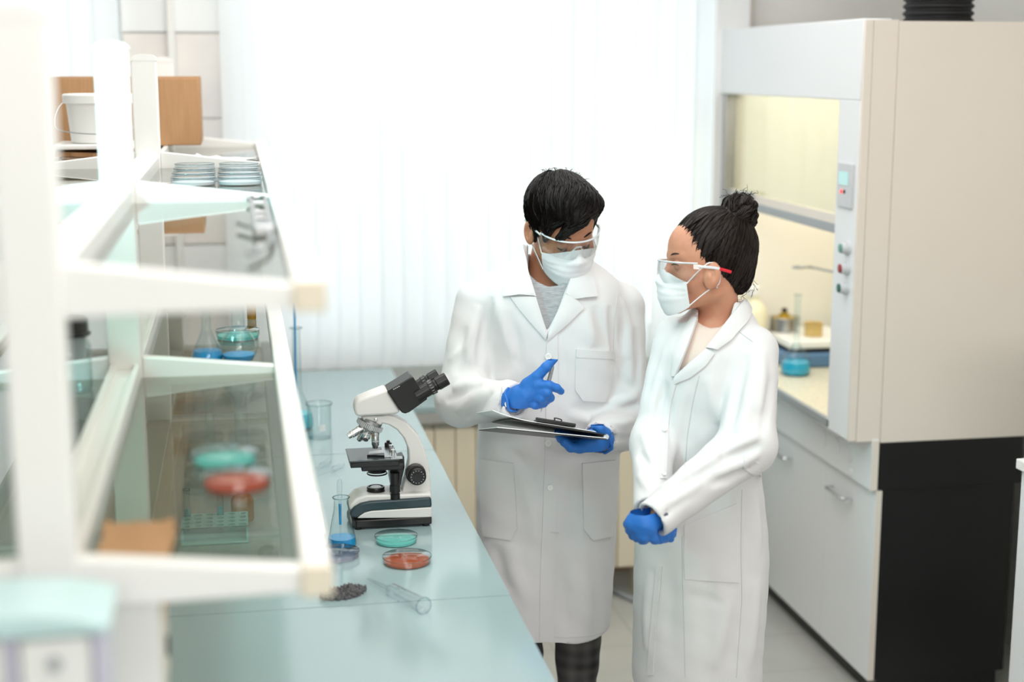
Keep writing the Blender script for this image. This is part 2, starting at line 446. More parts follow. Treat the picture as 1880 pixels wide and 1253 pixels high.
tag(obj('hose', MB().tube(catmull([(1.34, 5.43, .012), (1.44, 5.18, .012), (1.56, 5.15, .012), (1.66, 5.22, .03), (1.72, 5.36, .12), (1.735, 5.40, .30), (1.735, 5.42, .6)], 8), .011, 10), M['grey']),
    'grey hose curling on the floor by the brown baseboard', 'hose')
tag(obj('conduit', MB().box(-.232, -.205, WY - .045, WY - .017, 1.70, 3.09), M['plastic_white'], bevel=.003),
    'white cable conduit running up the tiled pier behind the cardboard box', 'conduit')
# ================================================================ bench
BX, BZ = 0.539, 0.9
be = thing('lab_bench', 'long pale teal laboratory bench carrying the microscope and glassware', 'bench', (-.2, 2.4, 0))
ys = [0.3, 1.66, at(640, 1112, Z=BZ)[1], at(600, 835, Z=BZ)[1], 5.421]
for a, b in zip(ys[:-1], ys[1:]):
    obj('worktop', MB().box(-.95, BX, a + .0018, b - .0018, BZ - .028, BZ), M['bench'], be, bevel=.0004)
obj('worktop_core', MB().box(-.94, BX - .012, .31, 5.415, BZ - .032, BZ - .004), M['blackp'], be)
obj('bench_body', MB().box(-.90, BX - .05, .33, 5.38, .10, BZ - .028), M['lam'], be)
obj('plinth', MB().box(-.86, BX - .10, .36, 5.34, 0, .10), M['black'], be)
for i in range(6):
    a = .36 + i * .84
    obj('bench_door', MB().box(BX - .052, BX - .033, a, a + .81, .12, BZ - .05), M['lam'], be, bevel=.002)
# ================================================================ reagent rack on the bench
rk = thing('reagent_rack', 'white two-tier double-sided reagent rack with glass shelves on the bench', 'shelf rack', (-.23, 3.3, BZ))
PX0, PX1 = -.262, -.197
PY = [1.70, 2.95, 4.0, 5.05]
RXO = .095
for y in PY:
    zt = 2.058 if y < 2 else (2.04 if y < 3.5 else 2.025)
    p = obj('post', MB().box(PX0, PX1, y - .0, y + .045, BZ, zt), M['rack'], rk, bevel=.004)
    cp = []
    for s in np.linspace(-1, 1, 9): cp.append((-.2295 + s * .0335, zt + .012 * math.sqrt(max(0, 1 - s * s)) + .0))
    obj('post_cap', MB().prism([(PX0 - .001, zt - .006)] + cp + [(PX1 + .001, zt - .006)], y - .001, y + .046, 'y'), M['rack'], p)
for zt, zo, zb in ((1.785, 1.755, 1.728), (1.44, 1.413, 1.384)):
    for y in PY:
        ya = y + .006; yb_ = y + .036
        for sgn in (1, -1):
            xa = PX1 if sgn > 0 else PX0; xb = RXO - .036 if sgn > 0 else -.459 - RXO + .036
            obj('bracket', MB().prism([(xa, zb - .004), (xb, zb), (xb, zo), (xa, zt)], ya, yb_, 'y'), M['rack'], rk, bevel=.0025)
    for sgn in (1, -1):
        xo = RXO if sgn > 0 else -.459 - RXO; xi = xo - sgn * .036
        obj('edge_rail', MB().box(min(xo, xi), max(xo, xi), PY[0] + .004, PY[-1] + .04, zb - .002, zo + .004), M['rack'], rk, bevel=.004)
        for ye in (PY[0] - .004, PY[-1] + .036):
            obj('corner_cap', MB().box(min(xo, xi) - .001, max(xo, xi) + .001, ye, ye + .012, zb - .004, zo + .006), M['rack_cap'], rk, bevel=.003)
    for a, b in zip(PY[:-1], PY[1:]):
        # gutter profile between the posts carrying the inner edges of the glass
        obj('inner_rail', MB().prism([(PX0 + .004, zb + .004), (PX1 - .004, zb + .004), (PX1 - .004, zt - .012), (PX1 - .016, zt - .012), (PX1 - .016, zt - .022), (PX0 + .016, zt - .022), (PX0 + .016, zt - .012), (PX0 + .004, zt - .012)], a + .046, b - .001, 'y'), M['rack'], rk, bevel=.0015)
        for x0, x1 in ((PX1 - .006, RXO - .034), (-.459 - RXO + .034, PX0 + .006)):
            obj('glass_shelf', MB().box(x0, x1, a + .038, b + .004, zb + .009, zb + .015), M['sheet'], rk, smooth=None)
ZU, ZL = 1.743, 1.399          # top faces of the upper and lower glass shelves
# service duct under the lower shelves
sd = thing('service_duct', 'beige service duct along the bench under the glass shelves', 'duct', (-.23, 3.3, BZ))
M['tan'] = mat('tan_laminate', (182, 160, 132), .5)
for ya, yb in ((1.80, 2.946), (2.999, 3.996), (4.049, 5.046)): obj('duct_body', MB().box(-.30, -.168, ya, yb, BZ, 1.07), M['tan'], sd, bevel=.003)
obj('duct_support', MB().box(-.172, -.112, 1.76, 1.79, BZ, 1.380), M['rack'], sd, bevel=.003)
k_ = obj('socket', MB().box(-.174, -.112, 1.84, 1.95, 1.20, 1.30), M['cream'], sd, bevel=.004)
obj('socket_hole', MB().lathe([(.014, 0), (.014, .003), (.011, .004)], (-.112, 1.895, 1.255), (1, 0, 0), 18), M['black'], k_)
# ================================================================ fume hood
HX = 1.825; HY0, HY1 = 4.19, 5.52
hd = thing('fume_hood', 'tall white fume hood with raised glass sash standing by the window', 'fume hood', (2.1, 4.86, .70))
obj('header_panel', MB().box(HX, HX + .09, HY0 + .013, HY1, 1.905, 2.145), M['lam'], hd, bevel=.004)
pil = obj('pillar', MB().box(HX, HX + .02, HY0 + .012, 4.36, .868, 1.9055), M['lam'], hd, bevel=.002)
obj('pillar_edge', MB().box(HX + .001, HX + .026, HY0, HY0 + .0125, .866, 2.14), M['cream'], hd, bevel=.001)
obj('pillar_core', MB().box(HX + .02, HX + .10, HY0 + .012, 4.345, .868, 1.906), M['lam'], hd)
obj('side_strip', MB().box(HX + .0275, 1.931, HY0 + .002, HY0 + .022, .862, 2.141), M['cream'], hd, bevel=.001)
obj('side_panel', MB().box(1.932, 2.42, HY0, HY0 + .02, .857, 2.137), M['cream'], hd, bevel=.001)  # cream of the side panels partly holds this side's warm shade
obj('side_panel', MB().box(HX + .01, 2.42, HY1 - .02, HY1, .857, 2.137), bpy.data.materials.get('hood_lining') or mat('hood_lining', (244, 240, 230), .5), hd)
obj('back_panel', MB().box(2.40, 2.42, HY0 + .02, HY1 - .02, .857, 2.137), mat('hood_lining', (244, 240, 230), .5), hd)
obj('top_panel', MB().box(HX + .09, 2.40, HY0 + .02, HY1 - .02, 2.11, 2.135), M['lam'], hd)
obj('jamb', MB().box(HX + .005, HX + .05, HY1 - .055, HY1 - .02, .90, 1.905), M['steel'], hd, bevel=.003)
wt = obj('hood_worktop', MB().box(HX, 2.40, 4.345, HY1 - .02, .872, .899), M['grey'], hd, bevel=.002)
obj('worktop_surface', MB().box(HX + .012, 2.39, 4.35, HY1 - .025, .8985, .9005), mat('speckled_stone', (226, 220, 198), 0.3, var=((204, 198, 178), 60)), wt)
sh = obj('sash', MB().box(HX + .028, HX + .052, 4.345, HY1 - .055, 1.485, 1.515), M['grey'], hd, bevel=.003)
obj('sash_pane', MB().box(HX + .038, HX + .043, 4.345, HY1 - .05, 1.515, 2.10), M['sash'], sh, smooth=None)
obj('sash_rail', MB().box(HX + .03, HX + .05, 4.345, HY1 - .055, 1.515, 1.545), M['cream'], sh)
hn = MB().lathe([(.012, 0), (.022, .004), (.022, .05), (.015, .055), (.015, .07), (.022, .075), (.022, .11), (.012, .114)], (HX + .02, 5.30, 1.53), (0, -1, 0.02), 18)
obj('sash_handle', hn, M['grey'], sh)
obj('sash_cable', MB().tube(catmull([(HX + .02, 5.30, 1.53), (HX + .005, 5.36, 1.545), (HX - .005, 5.42, 1.52), (HX - .008, 5.45, 1.44), (HX - .008, 5.455, 1.2), (HX - .008, 5.455, .93)], 6), .005, 8), M['grey'], sh)
# controls on the pillar
def on_pillar(px_, py_): return at(px_, py_, X=HX)
a = on_pillar(1543, 298); b = on_pillar(1566, 384)
cpn = obj('control_panel', MB().box(HX - .008, HX + .001, b[1], a[1], b[2], a[2]), M['lgrey'], hd, bevel=.002)
a = on_pillar(1545.5, 314); b = on_pillar(1561, 341)
obj('display', MB().box(HX - .0095, HX - .007, b[1], a[1], b[2], a[2]), mat('lcd', (168, 205, 204), .2, emit=((150, 200, 200), .25)), cpn, label='pale green display')
for q, c, l in (((1549.5, 351.5), (255, 60, 60), 'lit red lamp'), ((1555, 352), (60, 62, 66), 'dark button')):
    p = on_pillar(*q); obj('indicator', MB().lathe([(.006, 0), (.006, .003), (.003, .005)], (HX - .0075, p[1], p[2]), (-1, 0, 0), 14), mat('lamp_' + l.split()[0], c, .3, emit=(c, 1.2) if c[0] > 200 else None), cpn, label=l)
for q, c, l in (((1548, 456), (96, 150, 134), 'pale green push button'), ((1547, 493), (150, 38, 44), 'red push button'), ((1545, 529), (34, 92, 82), 'dark green push button')):
    p = at(*q, X=HX - .016)
    bt = obj('push_button', MB().lathe([(.021, 0), (.021, .008), (.017, .010), (.017, .022), (.0155, .024)], (HX, p[1], p[2]), (-1, 0, 0), 24), M['lgrey'], hd, label=l)
    obj('button_cap', MB().lathe([(.0135, 0), (.0135, .004), (.010, .0055)], (HX - .0235, p[1], p[2]), (-1, 0, 0), 20), mat('cap_' + l.split()[0], c, .3), bt)
# base cabinet under the hood
CX = 1.905
ca = thing('base_cabinet', 'white base cabinet with black side panel under the fume hood', 'cabinet', (2.1, 4.86, 0))
obj('carcass', MB().box(CX + .045, 2.40, HY0 + .012, 5.50, .07, .853), M['black'], ca)
obj('side_board', MB().box(CX + .028, 2.415, HY0, HY0 + .012, .705, .8555), M['black'], ca, bevel=.001)
obj('plinth', MB().box(CX + .06, 2.38, HY0 + .02, 5.49, 0, .0705), M['black'], ca)
ap = obj('apron', MB().box(CX, CX + .0225, HY0 - .002, 5.50, .705, .868), M['lam'], ca, bevel=.001)
obj('apron_edge', MB().box(CX + .0005, CX + .022, HY0 - .004, HY0 - .0015, .705, .865), M['cream'], ap)
for q in ((1512, 806), (1535, 819), (1559, 833), (1562, 868)):
    p = at(*q, X=CX); r = .028 if q[1] < 850 else .012
    obj('socket_cover', MB().lathe([(r, 0), (r, .0025), (r - .002, .003)], (CX, p[1], p[2]), (-1, 0, 0), 28), M['lam'], ap)
DX = CX + .022
d_edge = [HY0 + .002, at(1512, 1000, X=DX)[1], at(1417, 900, X=DX)[1]]
w_ = d_edge[1] - d_edge[0]
while d_edge[-1] < 5.3: d_edge.append(min(d_edge[-1] + (d_edge[2] - d_edge[1]), 5.50))
for i, (a, b) in enumerate(zip(d_edge[:-1], d_edge[1:])):
    if b - a < .1: continue
    dr = obj('cabinet_door', MB().box(DX, DX + .02, a + .0015, b - .0015, .072, .702), M['lam'], ca, bevel=.001)
    if i == 0: obj('door_edge', MB().box(DX + .0005, DX + .0195, a - .001, a + .0016, .073, .701), M['cream'], dr)
    hy = b - .012 if i == 0 else a + .30
    if i == 0: h0 = at(1514, 898, X=DX - .03); h1 = at(1548, 913, X=DX - .03)
    else: h0 = at(1414, 829, X=DX - .03); h1 = at(1440, 840, X=DX - .03)
    yA, yB, zz = max(h0[1], h1[1]), min(h0[1], h1[1]), (h0[2] + h1[2]) / 2
    if i > 1: sft = a + .25 - yA; yA += sft; yB += sft
    obj('handle', MB().tube(catmull([(DX + .002, yA, zz), (DX - .024, yA - .004, zz), (DX - .03, yA - .025, zz), (DX - .03, yB + .025, zz), (DX - .024, yB + .004, zz), (DX + .002, yB, zz)], 5), .0055, 10), M['chrome'], dr)
# duct on top of the hood
dc = MB(); pr = []
for i in range(40):
    pr += [(.100, i * .022), (.108, i * .022 + .006), (.108, i * .022 + .012), (.100, i * .022 + .018)]
dc.lathe(pr, (2.17, 4.43, 2.137), (0, 0, 1), 36)
tag(obj('exhaust_duct', dc, M['rubber']), 'black corrugated exhaust duct rising from the top of the fume hood', 'duct')
# cabinet at the right edge
p0 = at(1851, 1253, Y=3.5)
cx = float(p0[0]); zl = float(at(1866, 855, Y=3.5)[2])
rc = thing('storage_cabinet', 'pale grey cabinet with a ledge at the right edge beside the black panel', 'cabinet', (cx + .15, 3.1, 0))
obj('cabinet_body', MB().box(cx, RX - .01, 2.7, 3.5, .06, zl + .02), M['lam'], rc, bevel=.002)
obj('ledge', MB().box(cx - .012, RX - .01, 2.68, 3.512, zl - .012, zl + .016), M['plastic_white'], rc, bevel=.003)
obj('plinth', MB().box(cx + .03, RX - .02, 2.73, 3.48, 0, .06), M['black'], rc)
obj('upper_body', MB().box(cx + .02, RX - .01, 2.7, 3.495, zl + .0165, zl + .35), M['lam'], rc, bevel=.002)
# ================================================================ glassware helpers (each builds one thing)
def vessel(name, label, cat, prof, c, fill=None, liq=None, gm=None, seg=36, wall=.0016, group=None, stuff='liquid'):
    """glass vessel turned about z: outer profile (r, h); fill = liquid level above the base"""
    t = thing(name, label, cat, c, group)
    gm = gm or M['glass']
    obj('vessel_wall', MB().lathe([(0, .0005)] + list(prof), c, (0, 0, 1), seg, cap=False), gm, t, smooth=50, recalc=True)
    rt = prof[-1]
    obj('rim', MB().lathe([(rt[0] + .0012 * math.cos(a), rt[1] + .0012 * math.sin(a)) for a in np.linspace(0, 2 * math.pi, 9)], c, (0, 0, 1), seg, cap=False), M['rimg'], t)
    if fill:
        pr = [(0, .002)]; R = np.array(prof)
        for r, h in prof:
            if h < fill: pr.append((max(r - wall, .001), max(h, .002)))
        pr.append((float(np.interp(fill, R[:, 1], R[:, 0])) - wall, fill)); pr.append((0, fill + .0002))
        obj(stuff, MB().lathe(pr, c, (0, 0, 1), seg, cap=False), liq, t, smooth=50)
    return t
M['rimg'] = glass('glass_rim', (225, 235, 236), (150, 175, 178), 0.05, facing_pow=1.0)
def dish(label, c, r, h=.016, gel=None, gm=None, group='petri dishes', lid=True):
    t = thing('petri_dish', label, 'petri dish', c, group)
    gm = gm or M['dish']
    obj('dish_base', MB().lathe([(0, .001), (r - .002, .001), (r - .001, .002), (r - .001, h - .002)], c, (0, 0, 1), 48, cap=False), gm, t, smooth=40)
    if gel: obj('gel', MB().lathe([(0, .0018), (r - .0025, .0018), (r - .0025, h * .42), (0, h * .44)], c, (0, 0, 1), 48, cap=False), gel, t, smooth=40)
    if lid:
        l = obj('lid', MB().lathe([(0, h), (r, h), (r + .0015, h - .001), (r + .0015, h * .35)], c, (0, 0, 1), 48, cap=False), gm, t, smooth=40)
        obj('lid_rim', MB().lathe([(r + .0006 * math.cos(a) + .0009, h - .0006 + .0009 * math.sin(a)) for a in np.linspace(0, 2 * math.pi, 9)], c, (0, 0, 1), 48, cap=False), M['rimg'], l)
    return t
def P3(px_, py_, Z=BZ, dz=0.0):
    p = at(px_, py_, Z=Z); return (float(p[0]), float(p[1]), float(p[2]) + dz)
# ================================================================ things on the upper shelf
cb = thing('cardboard_box', 'plain brown cardboard box on the upper rack shelf, by the tiled pier', 'box', (-.32, 4.7, 1.774))
obj('box_body', MB().box(-.535, -.104, 4.56, 4.86, 1.774, 1.972), M['card'], cb, bevel=.003)
for x0, x1, lab in ((-.534, -.322, None), (-.318, -.105, None)):
    obj('flap', MB().box(x0, x1, 4.562, 4.858, 1.9722, 1.9755), M['card'], cb)
bk = thing('bucket', 'white plastic bucket with lid and wire handle in front of the cardboard box', 'bucket', (-.372, 4.30, 1.797))
bc = (-.372, 4.30, 1.797)
obj('bucket_body', MB().lathe([(.074, 0), (.078, .003), (.088, .112), (.091, .114), (.091, .120), (.089, .122)], bc, (0, 0, 1), 40), M['rack'], bk)
obj('lid', MB().lathe([(.095, .108), (.097, .110), (.097, .130), (.094, .134), (.086, .134), (.084, .130), (0, .130)], bc, (0, 0, 1), 40), M['rack'], bk)
obj('wire_handle', MB().tube(catmull([(-.469, 4.30, 1.905), (-.480, 4.285, 1.89), (-.487, 4.25, 1.86), (-.470, 4.21, 1.835), (-.37, 4.19, 1.825), (-.28, 4.21, 1.84), (-.270, 4.29, 1.90)], 8), .0016, 6), M['steel'], bk)
rs = random.Random(5)
def scrap(c, sx, sy, z, m, name, label, cat, rot=0.0, curl=.01, th=.004, group=None):
    G = []; B = []
    for i in range(13):
        r1 = []; r2 = []
        for j in range(9):
            u = (i / 12 - .5) * sx; v = (j / 8 - .5) * sy
            ed = 1 + .05 * math.sin(i * 2.3 + j) if i in (0, 12) or j in (0, 8) else 1
            x = u * ed * math.cos(rot) - v * ed * math.sin(rot); y = u * ed * math.sin(rot) + v * ed * math.cos(rot)
            dz = curl * (abs(u / sx * 2) ** 3) * (0.6 + .4 * math.sin(3 * v / sy)) + .0012 * (1 + math.sin(9 * u / sx + 4 * v / sy))
            r1.append((c[0] + x, c[1] + y, z + th + dz)); r2.append((c[0] + x, c[1] + y, z + dz))
        G.append(r1); B.append(r2)
    return tag(obj(name, MB().grid(G, off=B), m, None, smooth=50), label, cat, group)
scrap((-.372, 4.27), .20, .26, 1.7435, M['cardd'], 'cardboard_scrap', 'torn corrugated cardboard scrap, lowest under the white bucket', 'cardboard', .12, .012, .016)
scrap((-.370, 4.29), .21, .22, 1.762, M['card'], 'cardboard_scrap', 'curled brown cardboard sheet between the torn scrap and the white tray', 'cardboard', -.1, .008, .012)
tag(obj('tray', MB().box(-.49, -.275, 4.17, 4.42, 1.784, 1.7965), M['rack'], bevel=.003), 'flat white tray directly under the white bucket', 'tray')
scrap((-.135, 4.22), .09, .13, 1.7435, M['paper'], 'paper_sheet', 'crumpled white paper scrap beside the last tall rack post', 'paper', .3, .02, .001)
scrap((-.03, 4.30), .13, .20, 1.7435, M['paper'], 'paper_sheet', 'loose white paper sheet on the upper shelf behind the empty dishes', 'paper', -.35, .006, .001)
M['whitedish'] = glass('milky_dish', (246, 248, 249), (230, 236, 239), 0.1, facing_pow=2.0)
M['agar'] = mat('white_agar', (226, 229, 230), 0.35)
words = ['nearest', 'second', 'third', 'farthest']
for i, yy in enumerate((3.40, 3.54, 3.70, 3.88)):
    for xx, side in ((-.098, 'left'), (.004, 'right')):
        dish('pale empty petri dish, %s of the four in the %s row on the upper shelf' % (words[i], side), (xx + .006 * i * (side == 'left') * -.5, yy, ZU + .0005), .049, .018, M['agar'], M['whitedish'], 'pale petri dishes on the upper shelf')
# metal clamp on the upper shelf
cl = thing('metal_clamp', 'grey metal clamp with prongs lying along the edge of the upper shelf', 'clamp', (.03, 2.5, ZU))
z_ = ZU + .010
for pts in ([(.024, 2.86, z_), (.024, 2.36, z_)], [(.049, 2.86, z_), (.049, 2.36, z_)], ):
    obj('clamp_bar', MB().tube(pts, .0045, 8), M['steel'], cl)
obj('clamp_jaw', MB().tube(catmull([(.024, 2.86, z_), (.018, 2.89, z_), (.026, 2.92, z_), (.046, 2.92, z_), (.053, 2.89, z_), (.049, 2.86, z_)], 5), .0045, 8), M['steel'], cl)
for yy in (2.80, 2.62, 2.52): obj('cross_bar', MB().tube([(.024, yy, z_), (.049, yy, z_)], .0035, 8), M['steel'], cl)
obj('clamp_body', MB().box(.020, .054, 2.30, 2.38, z_ - .008, z_ + .010), M['steel'], cl, bevel=.004)
obj('prong', MB().tube(catmull([(.044, 2.31, z_), (.046, 2.22, z_), (.036, 2.12, z_), (.012, 2.02, z_)], 6), .004, 8), M['steel'], cl)
obj('prong', MB().tube(catmull([(.034, 2.33, z_ + .002), (.015, 2.39, z_), (-.002, 2.44, z_)], 6), .004, 8), M['steel'], cl)
# ================================================================ things on the lower shelf
zl_ = ZL + .0005
vessel('conical_flask', 'pointed glass flask of blue liquid on the lower shelf beside the round one', 'flask',
       [(.030, .001), (.033, .006), (.0325, .018), (.026, .036), (.016, .056), (.0105, .072), (.0098, .10), (.0098, .205), (.012, .21)], (-.074, 3.08, zl_), .027, M['blue'])
vessel('round_flask', 'round-bodied glass flask with a little blue liquid on the lower shelf', 'flask',
       [(.022, .001), (.031, .008), (.0365, .022), (.037, .033), (.033, .05), (.022, .066), (.0145, .078), (.0135, .1), (.0135, .20), (.016, .205)], (-.010, 3.07, zl_), .019, M['blue'])
dish('glass dish of pale teal liquid behind the two blue flasks on the lower shelf', (-.012, 3.36, zl_), .048, .020, M['teal'])
dish('petri dish with teal gel on the lower rack shelf, behind the red one', (-.034, 2.27, zl_), .0495, .018, M['teal'])
dish('petri dish with red gel on the lower rack shelf, nearest the corner', (-.016, 2.135, zl_), .050, .018, mat('red_gel', (196, 74, 48), .15))
vl = thing('vial', 'small amber vial with white cap behind the round flask', 'vial', (.022, 3.62, zl_))
obj('vial_body', MB().lathe([(.010, 0), (.011, .002), (.011, .055), (.007, .06)], (.022, 3.62, zl_), (0, 0, 1), 20), M['amber'], vl)
obj('cap', MB().lathe([(.009, .06), (.009, .072)], (.022, 3.62, zl_), (0, 0, 1), 20), M['plastic_white'], vl)
jc = (-.325, 2.86, zl_)
jr = thing('glass_jar', 'glass jar with a dark screw lid on the left lower shelf behind the post', 'jar', jc)
obj('jar_wall', MB().lathe([(0, .001), (.038, .001), (.041, .005), (.041, .085), (.034, .098), (.034, .108)], jc, (0, 0, 1), 36, cap=False), M['glass'], jr, smooth=50)
obj('lid', MB().lathe([(.036, .104), (.042, .106), (.043, .109), (.038, .112), (.038, .135), (.034, .138)], jc, (0, 0, 1), 36), M['blackp'], jr)
obj('lid_insert', MB().lathe([(.028, .062), (.030, .064), (.033, .104)], jc, (0, 0, 1), 30), M['grey'], jr)
tag(scrap((-.142, 1.86), .09, .19, ZL, M['card'], 'cork_sheet', '', '', 0, .006, .006), 'light brown cork sheet on the near end of the lower glass shelf', 'sheet')
# ================================================================ things on the bench under the rack
vessel('beaker', 'tall clear beaker under the left glass shelf, seen behind the near post', 'beaker',
       [(.040, .001), (.044, .005), (.044, .165), (.047, .172)], (-.365, 3.0, BZ))
rp = P3(395, 1000); rw, rdp = .078, .055
tr = thing('tube_rack', 'pale cyan plastic rack with holes holding two test tubes on the bench', 'rack', (rp[0], rp[1], BZ))
M['cyanp'] = mat('cyan_plastic', (150, 216, 220), .4)
b_ = MB(); x0, x1, y0, y1 = rp[0] - rw, rp[0] + rw, rp[1] - .005, rp[1] + 2 * rdp
obj('rack_base', MB().box(x0, x1, y0, y1, BZ, BZ + .006), M['cyanp'], tr, bevel=.002)
for xa in (x0, x1 - .006): obj('rack_end', MB().box(xa, xa + .006, y0, y1, BZ + .006, BZ + .040), M['cyanp'], tr, bevel=.001)
# top plate with holes
nx, ny = 6, 4; hr = .0088; tp = MB()
cw, chh = (x1 - x0) / nx, (y1 - y0) / ny
for i in range(nx):
    for j in range(ny):
        cxx, cyy = x0 + (i + .5) * cw, y0 + (j + .5) * chh; n = 24; inn = []; out = []
        for k in range(n):
            a_ = 2 * math.pi * k / n; c_, s_ = math.cos(a_), math.sin(a_); m_ = max(abs(c_), abs(s_))
            inn.append((cxx + hr * c_, cyy + hr * s_)); out.append((cxx + cw / 2 * c_ / m_, cyy + chh / 2 * s_ / m_))
        vs = [(*q, z) for z in (BZ + .040, BZ + .044) for q in inn + out]
        fs = []
        for k in range(n):
            k2 = (k + 1) % n
            fs += [(2 * n + k, 2 * n + k2, 3 * n + k2, 3 * n + k), (k, n + k, n + k2, k2), (k, k2, 2 * n + k2, 2 * n + k)]
        tp.add(vs, fs)
obj('rack_top', tp, M['cyanp'], tr, smooth=30)
for i, (ix, iy, lab) in enumerate(((0, 3, 'clear test tube of cyan liquid in the left corner of the tube rack'), (3, 3, 'clear test tube of cyan liquid near the middle of the tube rack'))):
    c_ = (x0 + (ix + .5) * cw, y0 + (iy + .5) * chh, BZ + .0065)
    vessel('test_tube', lab, 'test tube', [(.004, .001), (.0068, .004), (.008, .009), (.008, .10), (.0092, .103)], c_, .055, M['cyan'], group='test tubes in the rack')
ap_ = P3(446, 955)
ab = thing('amber_bottle', 'amber bottle with a black cap on the bench under the shelves', 'bottle', ap_)
obj('bottle_body', MB().lathe([(.026, 0), (.028, .003), (.028, .05), (.022, .062), (.012, .068), (.012, .074)], ap_, (0, 0, 1), 28), M['amber'], ab)
obj('cap', MB().lathe([(.014, .073), (.014, .092), (.012, .094)], ap_, (0, 0, 1), 24), M['blackp'], ab)
# ================================================================ storage tower at the near left
tc_ = thing('drawer_tower', 'translucent plastic drawer tower with a teal lid at the near left corner', 'drawer tower', (-.25, 1.54, BZ))
tx0, tx1, ty0, ty1, tz = -.335, -.150, 1.49, 1.60, 1.432
M['milky'] = mat('milky_plastic', (206, 206, 216), .35)
obj('tower_frame', MB().box(tx0, tx1, ty0 + .02, ty1, BZ, tz), M['milky'], tc_, bevel=.008)
for xa in (tx0, (tx0 + tx1) / 2 - .006, tx1 - .012): obj('frame_bar', MB().box(xa, xa + .012, ty0, ty0 + .02, BZ, tz), mat('lilac_plastic', (196, 194, 210), .35) if xa == tx0 else bpy.data.materials['lilac_plastic'], tc_, bevel=.002)
for xa, xb in ((tx0 + .014, (tx0 + tx1) / 2 - .008), ((tx0 + tx1) / 2 + .008, tx1 - .014)):
    for k in range(6):
        za = BZ + .004 + k * .088
        d_ = obj('drawer', MB().box(xa, xb, ty0 + .002, ty0 + .02, za, za + .083), M['plastic_white'], tc_, bevel=.004)
        obj('knob', MB().lathe([(.004, 0), (.007, .006), (.007, .010), (.004, .012)], ((xa + xb) / 2, ty0 + .002, za + .06), (0, -1, 0), 16), M['grey'], d_)
lp = [(tx0 - .006, tz + .001)] + [((tx0 + tx1) / 2 + s * (tx1 - tx0 + .012) / 2, tz + .010 + .016 * (1 - abs(s) ** 2.4)) for s in np.linspace(-1, 1, 17)] + [(tx1 + .006, tz + .001)]
obj('lid', MB().prism(lp, ty0 - .004, ty1 + .006, 'y'), mat('teal_lid', (196, 224, 224), .3), tc_, bevel=.003)
# ================================================================ things on the open bench
vf = P3(548, 788)
vessel('volumetric_flask', 'tall long-necked glass flask of cyan liquid standing beside the empty beaker', 'flask',
       [(.038, .001), (.046, .008), (.047, .02), (.044, .045), (.030, .085), (.016, .118), (.0135, .128), (.0130, .14), (.0125, .315), (.019, .318)], vf, .052, M['cyan'])
tag(obj('stirring_rod', MB().tube([(vf[0] - .006, vf[1], vf[2] + .056), (vf[0] - .002, vf[1], vf[2] + .40)], .0035, 10), M['blue']), 'thin blue stirring rod standing in the tall long-necked flask', 'rod')
bkp = P3(587, 804)
bt_ = vessel('beaker', 'small empty clear beaker beside the tall flask of cyan liquid', 'beaker', [(.034, .001), (.036, .004), (.036, .098), (.040, .106)], bkp)
lb = []
for zz in (.040, .050, .060):
    lb.append([(bkp[0] + .0366 * math.sin(a_), bkp[1] - .0366 * math.cos(a_), bkp[2] + zz - .012) for a_ in np.linspace(-.05, .45, 8)])
obj('label', MB().grid(lb), M['paper'], bt_)
ef = P3(628, 1002)
er = vessel('erlenmeyer_flask', 'conical flask with blue liquid in front of the microscope', 'flask',
       [(.030, .001), (.0345, .005), (.0335, .014), (.0195, .080), (.0175, .090), (.0175, .113), (.0195, .117)], ef, .021, M['blue'])
def pipette(label, tip, end, r=.0035, rb=.0075, bl=.06, liq=None, group='plastic pipettes'):
    """soft plastic transfer pipette from tip to bulb end"""
    a = Vector(tip); b = Vector(end); d = (b - a).normalized(); L = (b - a).length
    t = thing('pipette', label, 'pipette', a, group)
    obj('stem', MB().lathe([(r * .35, 0), (r * .5, L * .2), (r, L - bl)], a, d, 14, cap=False), M['clear'], t, smooth=60)
    obj('bulb', MB().lathe([(r, L - bl), (rb, L - bl + .008), (rb, L - .008), (rb * .7, L - .002), (0, L)], a, d, 16, cap=False), M['clear'], t, smooth=60)
    if liq: obj('liquid', MB().lathe([(r * .7, L * .30), (r * .85, L * .62)], a, d, 12), liq, t)
    return t
pipette('clear plastic pipette holding blue liquid, standing in the conical flask', (ef[0] - .003, ef[1], ef[2] + .004), (ef[0] - .002, ef[1] + .012, ef[2] + .158), .0042, .0062, .05, M['blue'])
q0 = P3(568, 872, BZ, .008); q1 = P3(606, 852, BZ, .008); pipette('clear plastic pipette lying on the bench, farther of the two beside the microscope', q0, q1)
q0 = P3(571, 886, BZ, .008); q1 = P3(631, 858, BZ, .008); pipette('clear plastic pipette lying on the bench, nearer of the two beside the microscope', q0, q1)
c_ = P3(731, 1006); dish('petri dish of teal gel on the bench in front of the microscope', (c_[0], c_[1] + .045, BZ), .0495, .016, M['teal'])
c_ = P3(752, 1047); dish('petri dish of orange gel on the bench, nearest the worktop edge', (c_[0], c_[1] + .052, BZ), .0545, .016, M['orange'])
c_ = P3(622, 1036); dish('clear empty petri dish on the bench below the conical flask', (c_[0], c_[1] + .048, BZ), .0495, .016, None, glass('clear_dish', (244, 240, 244), (192, 190, 198), .06, facing_pow=2.5))
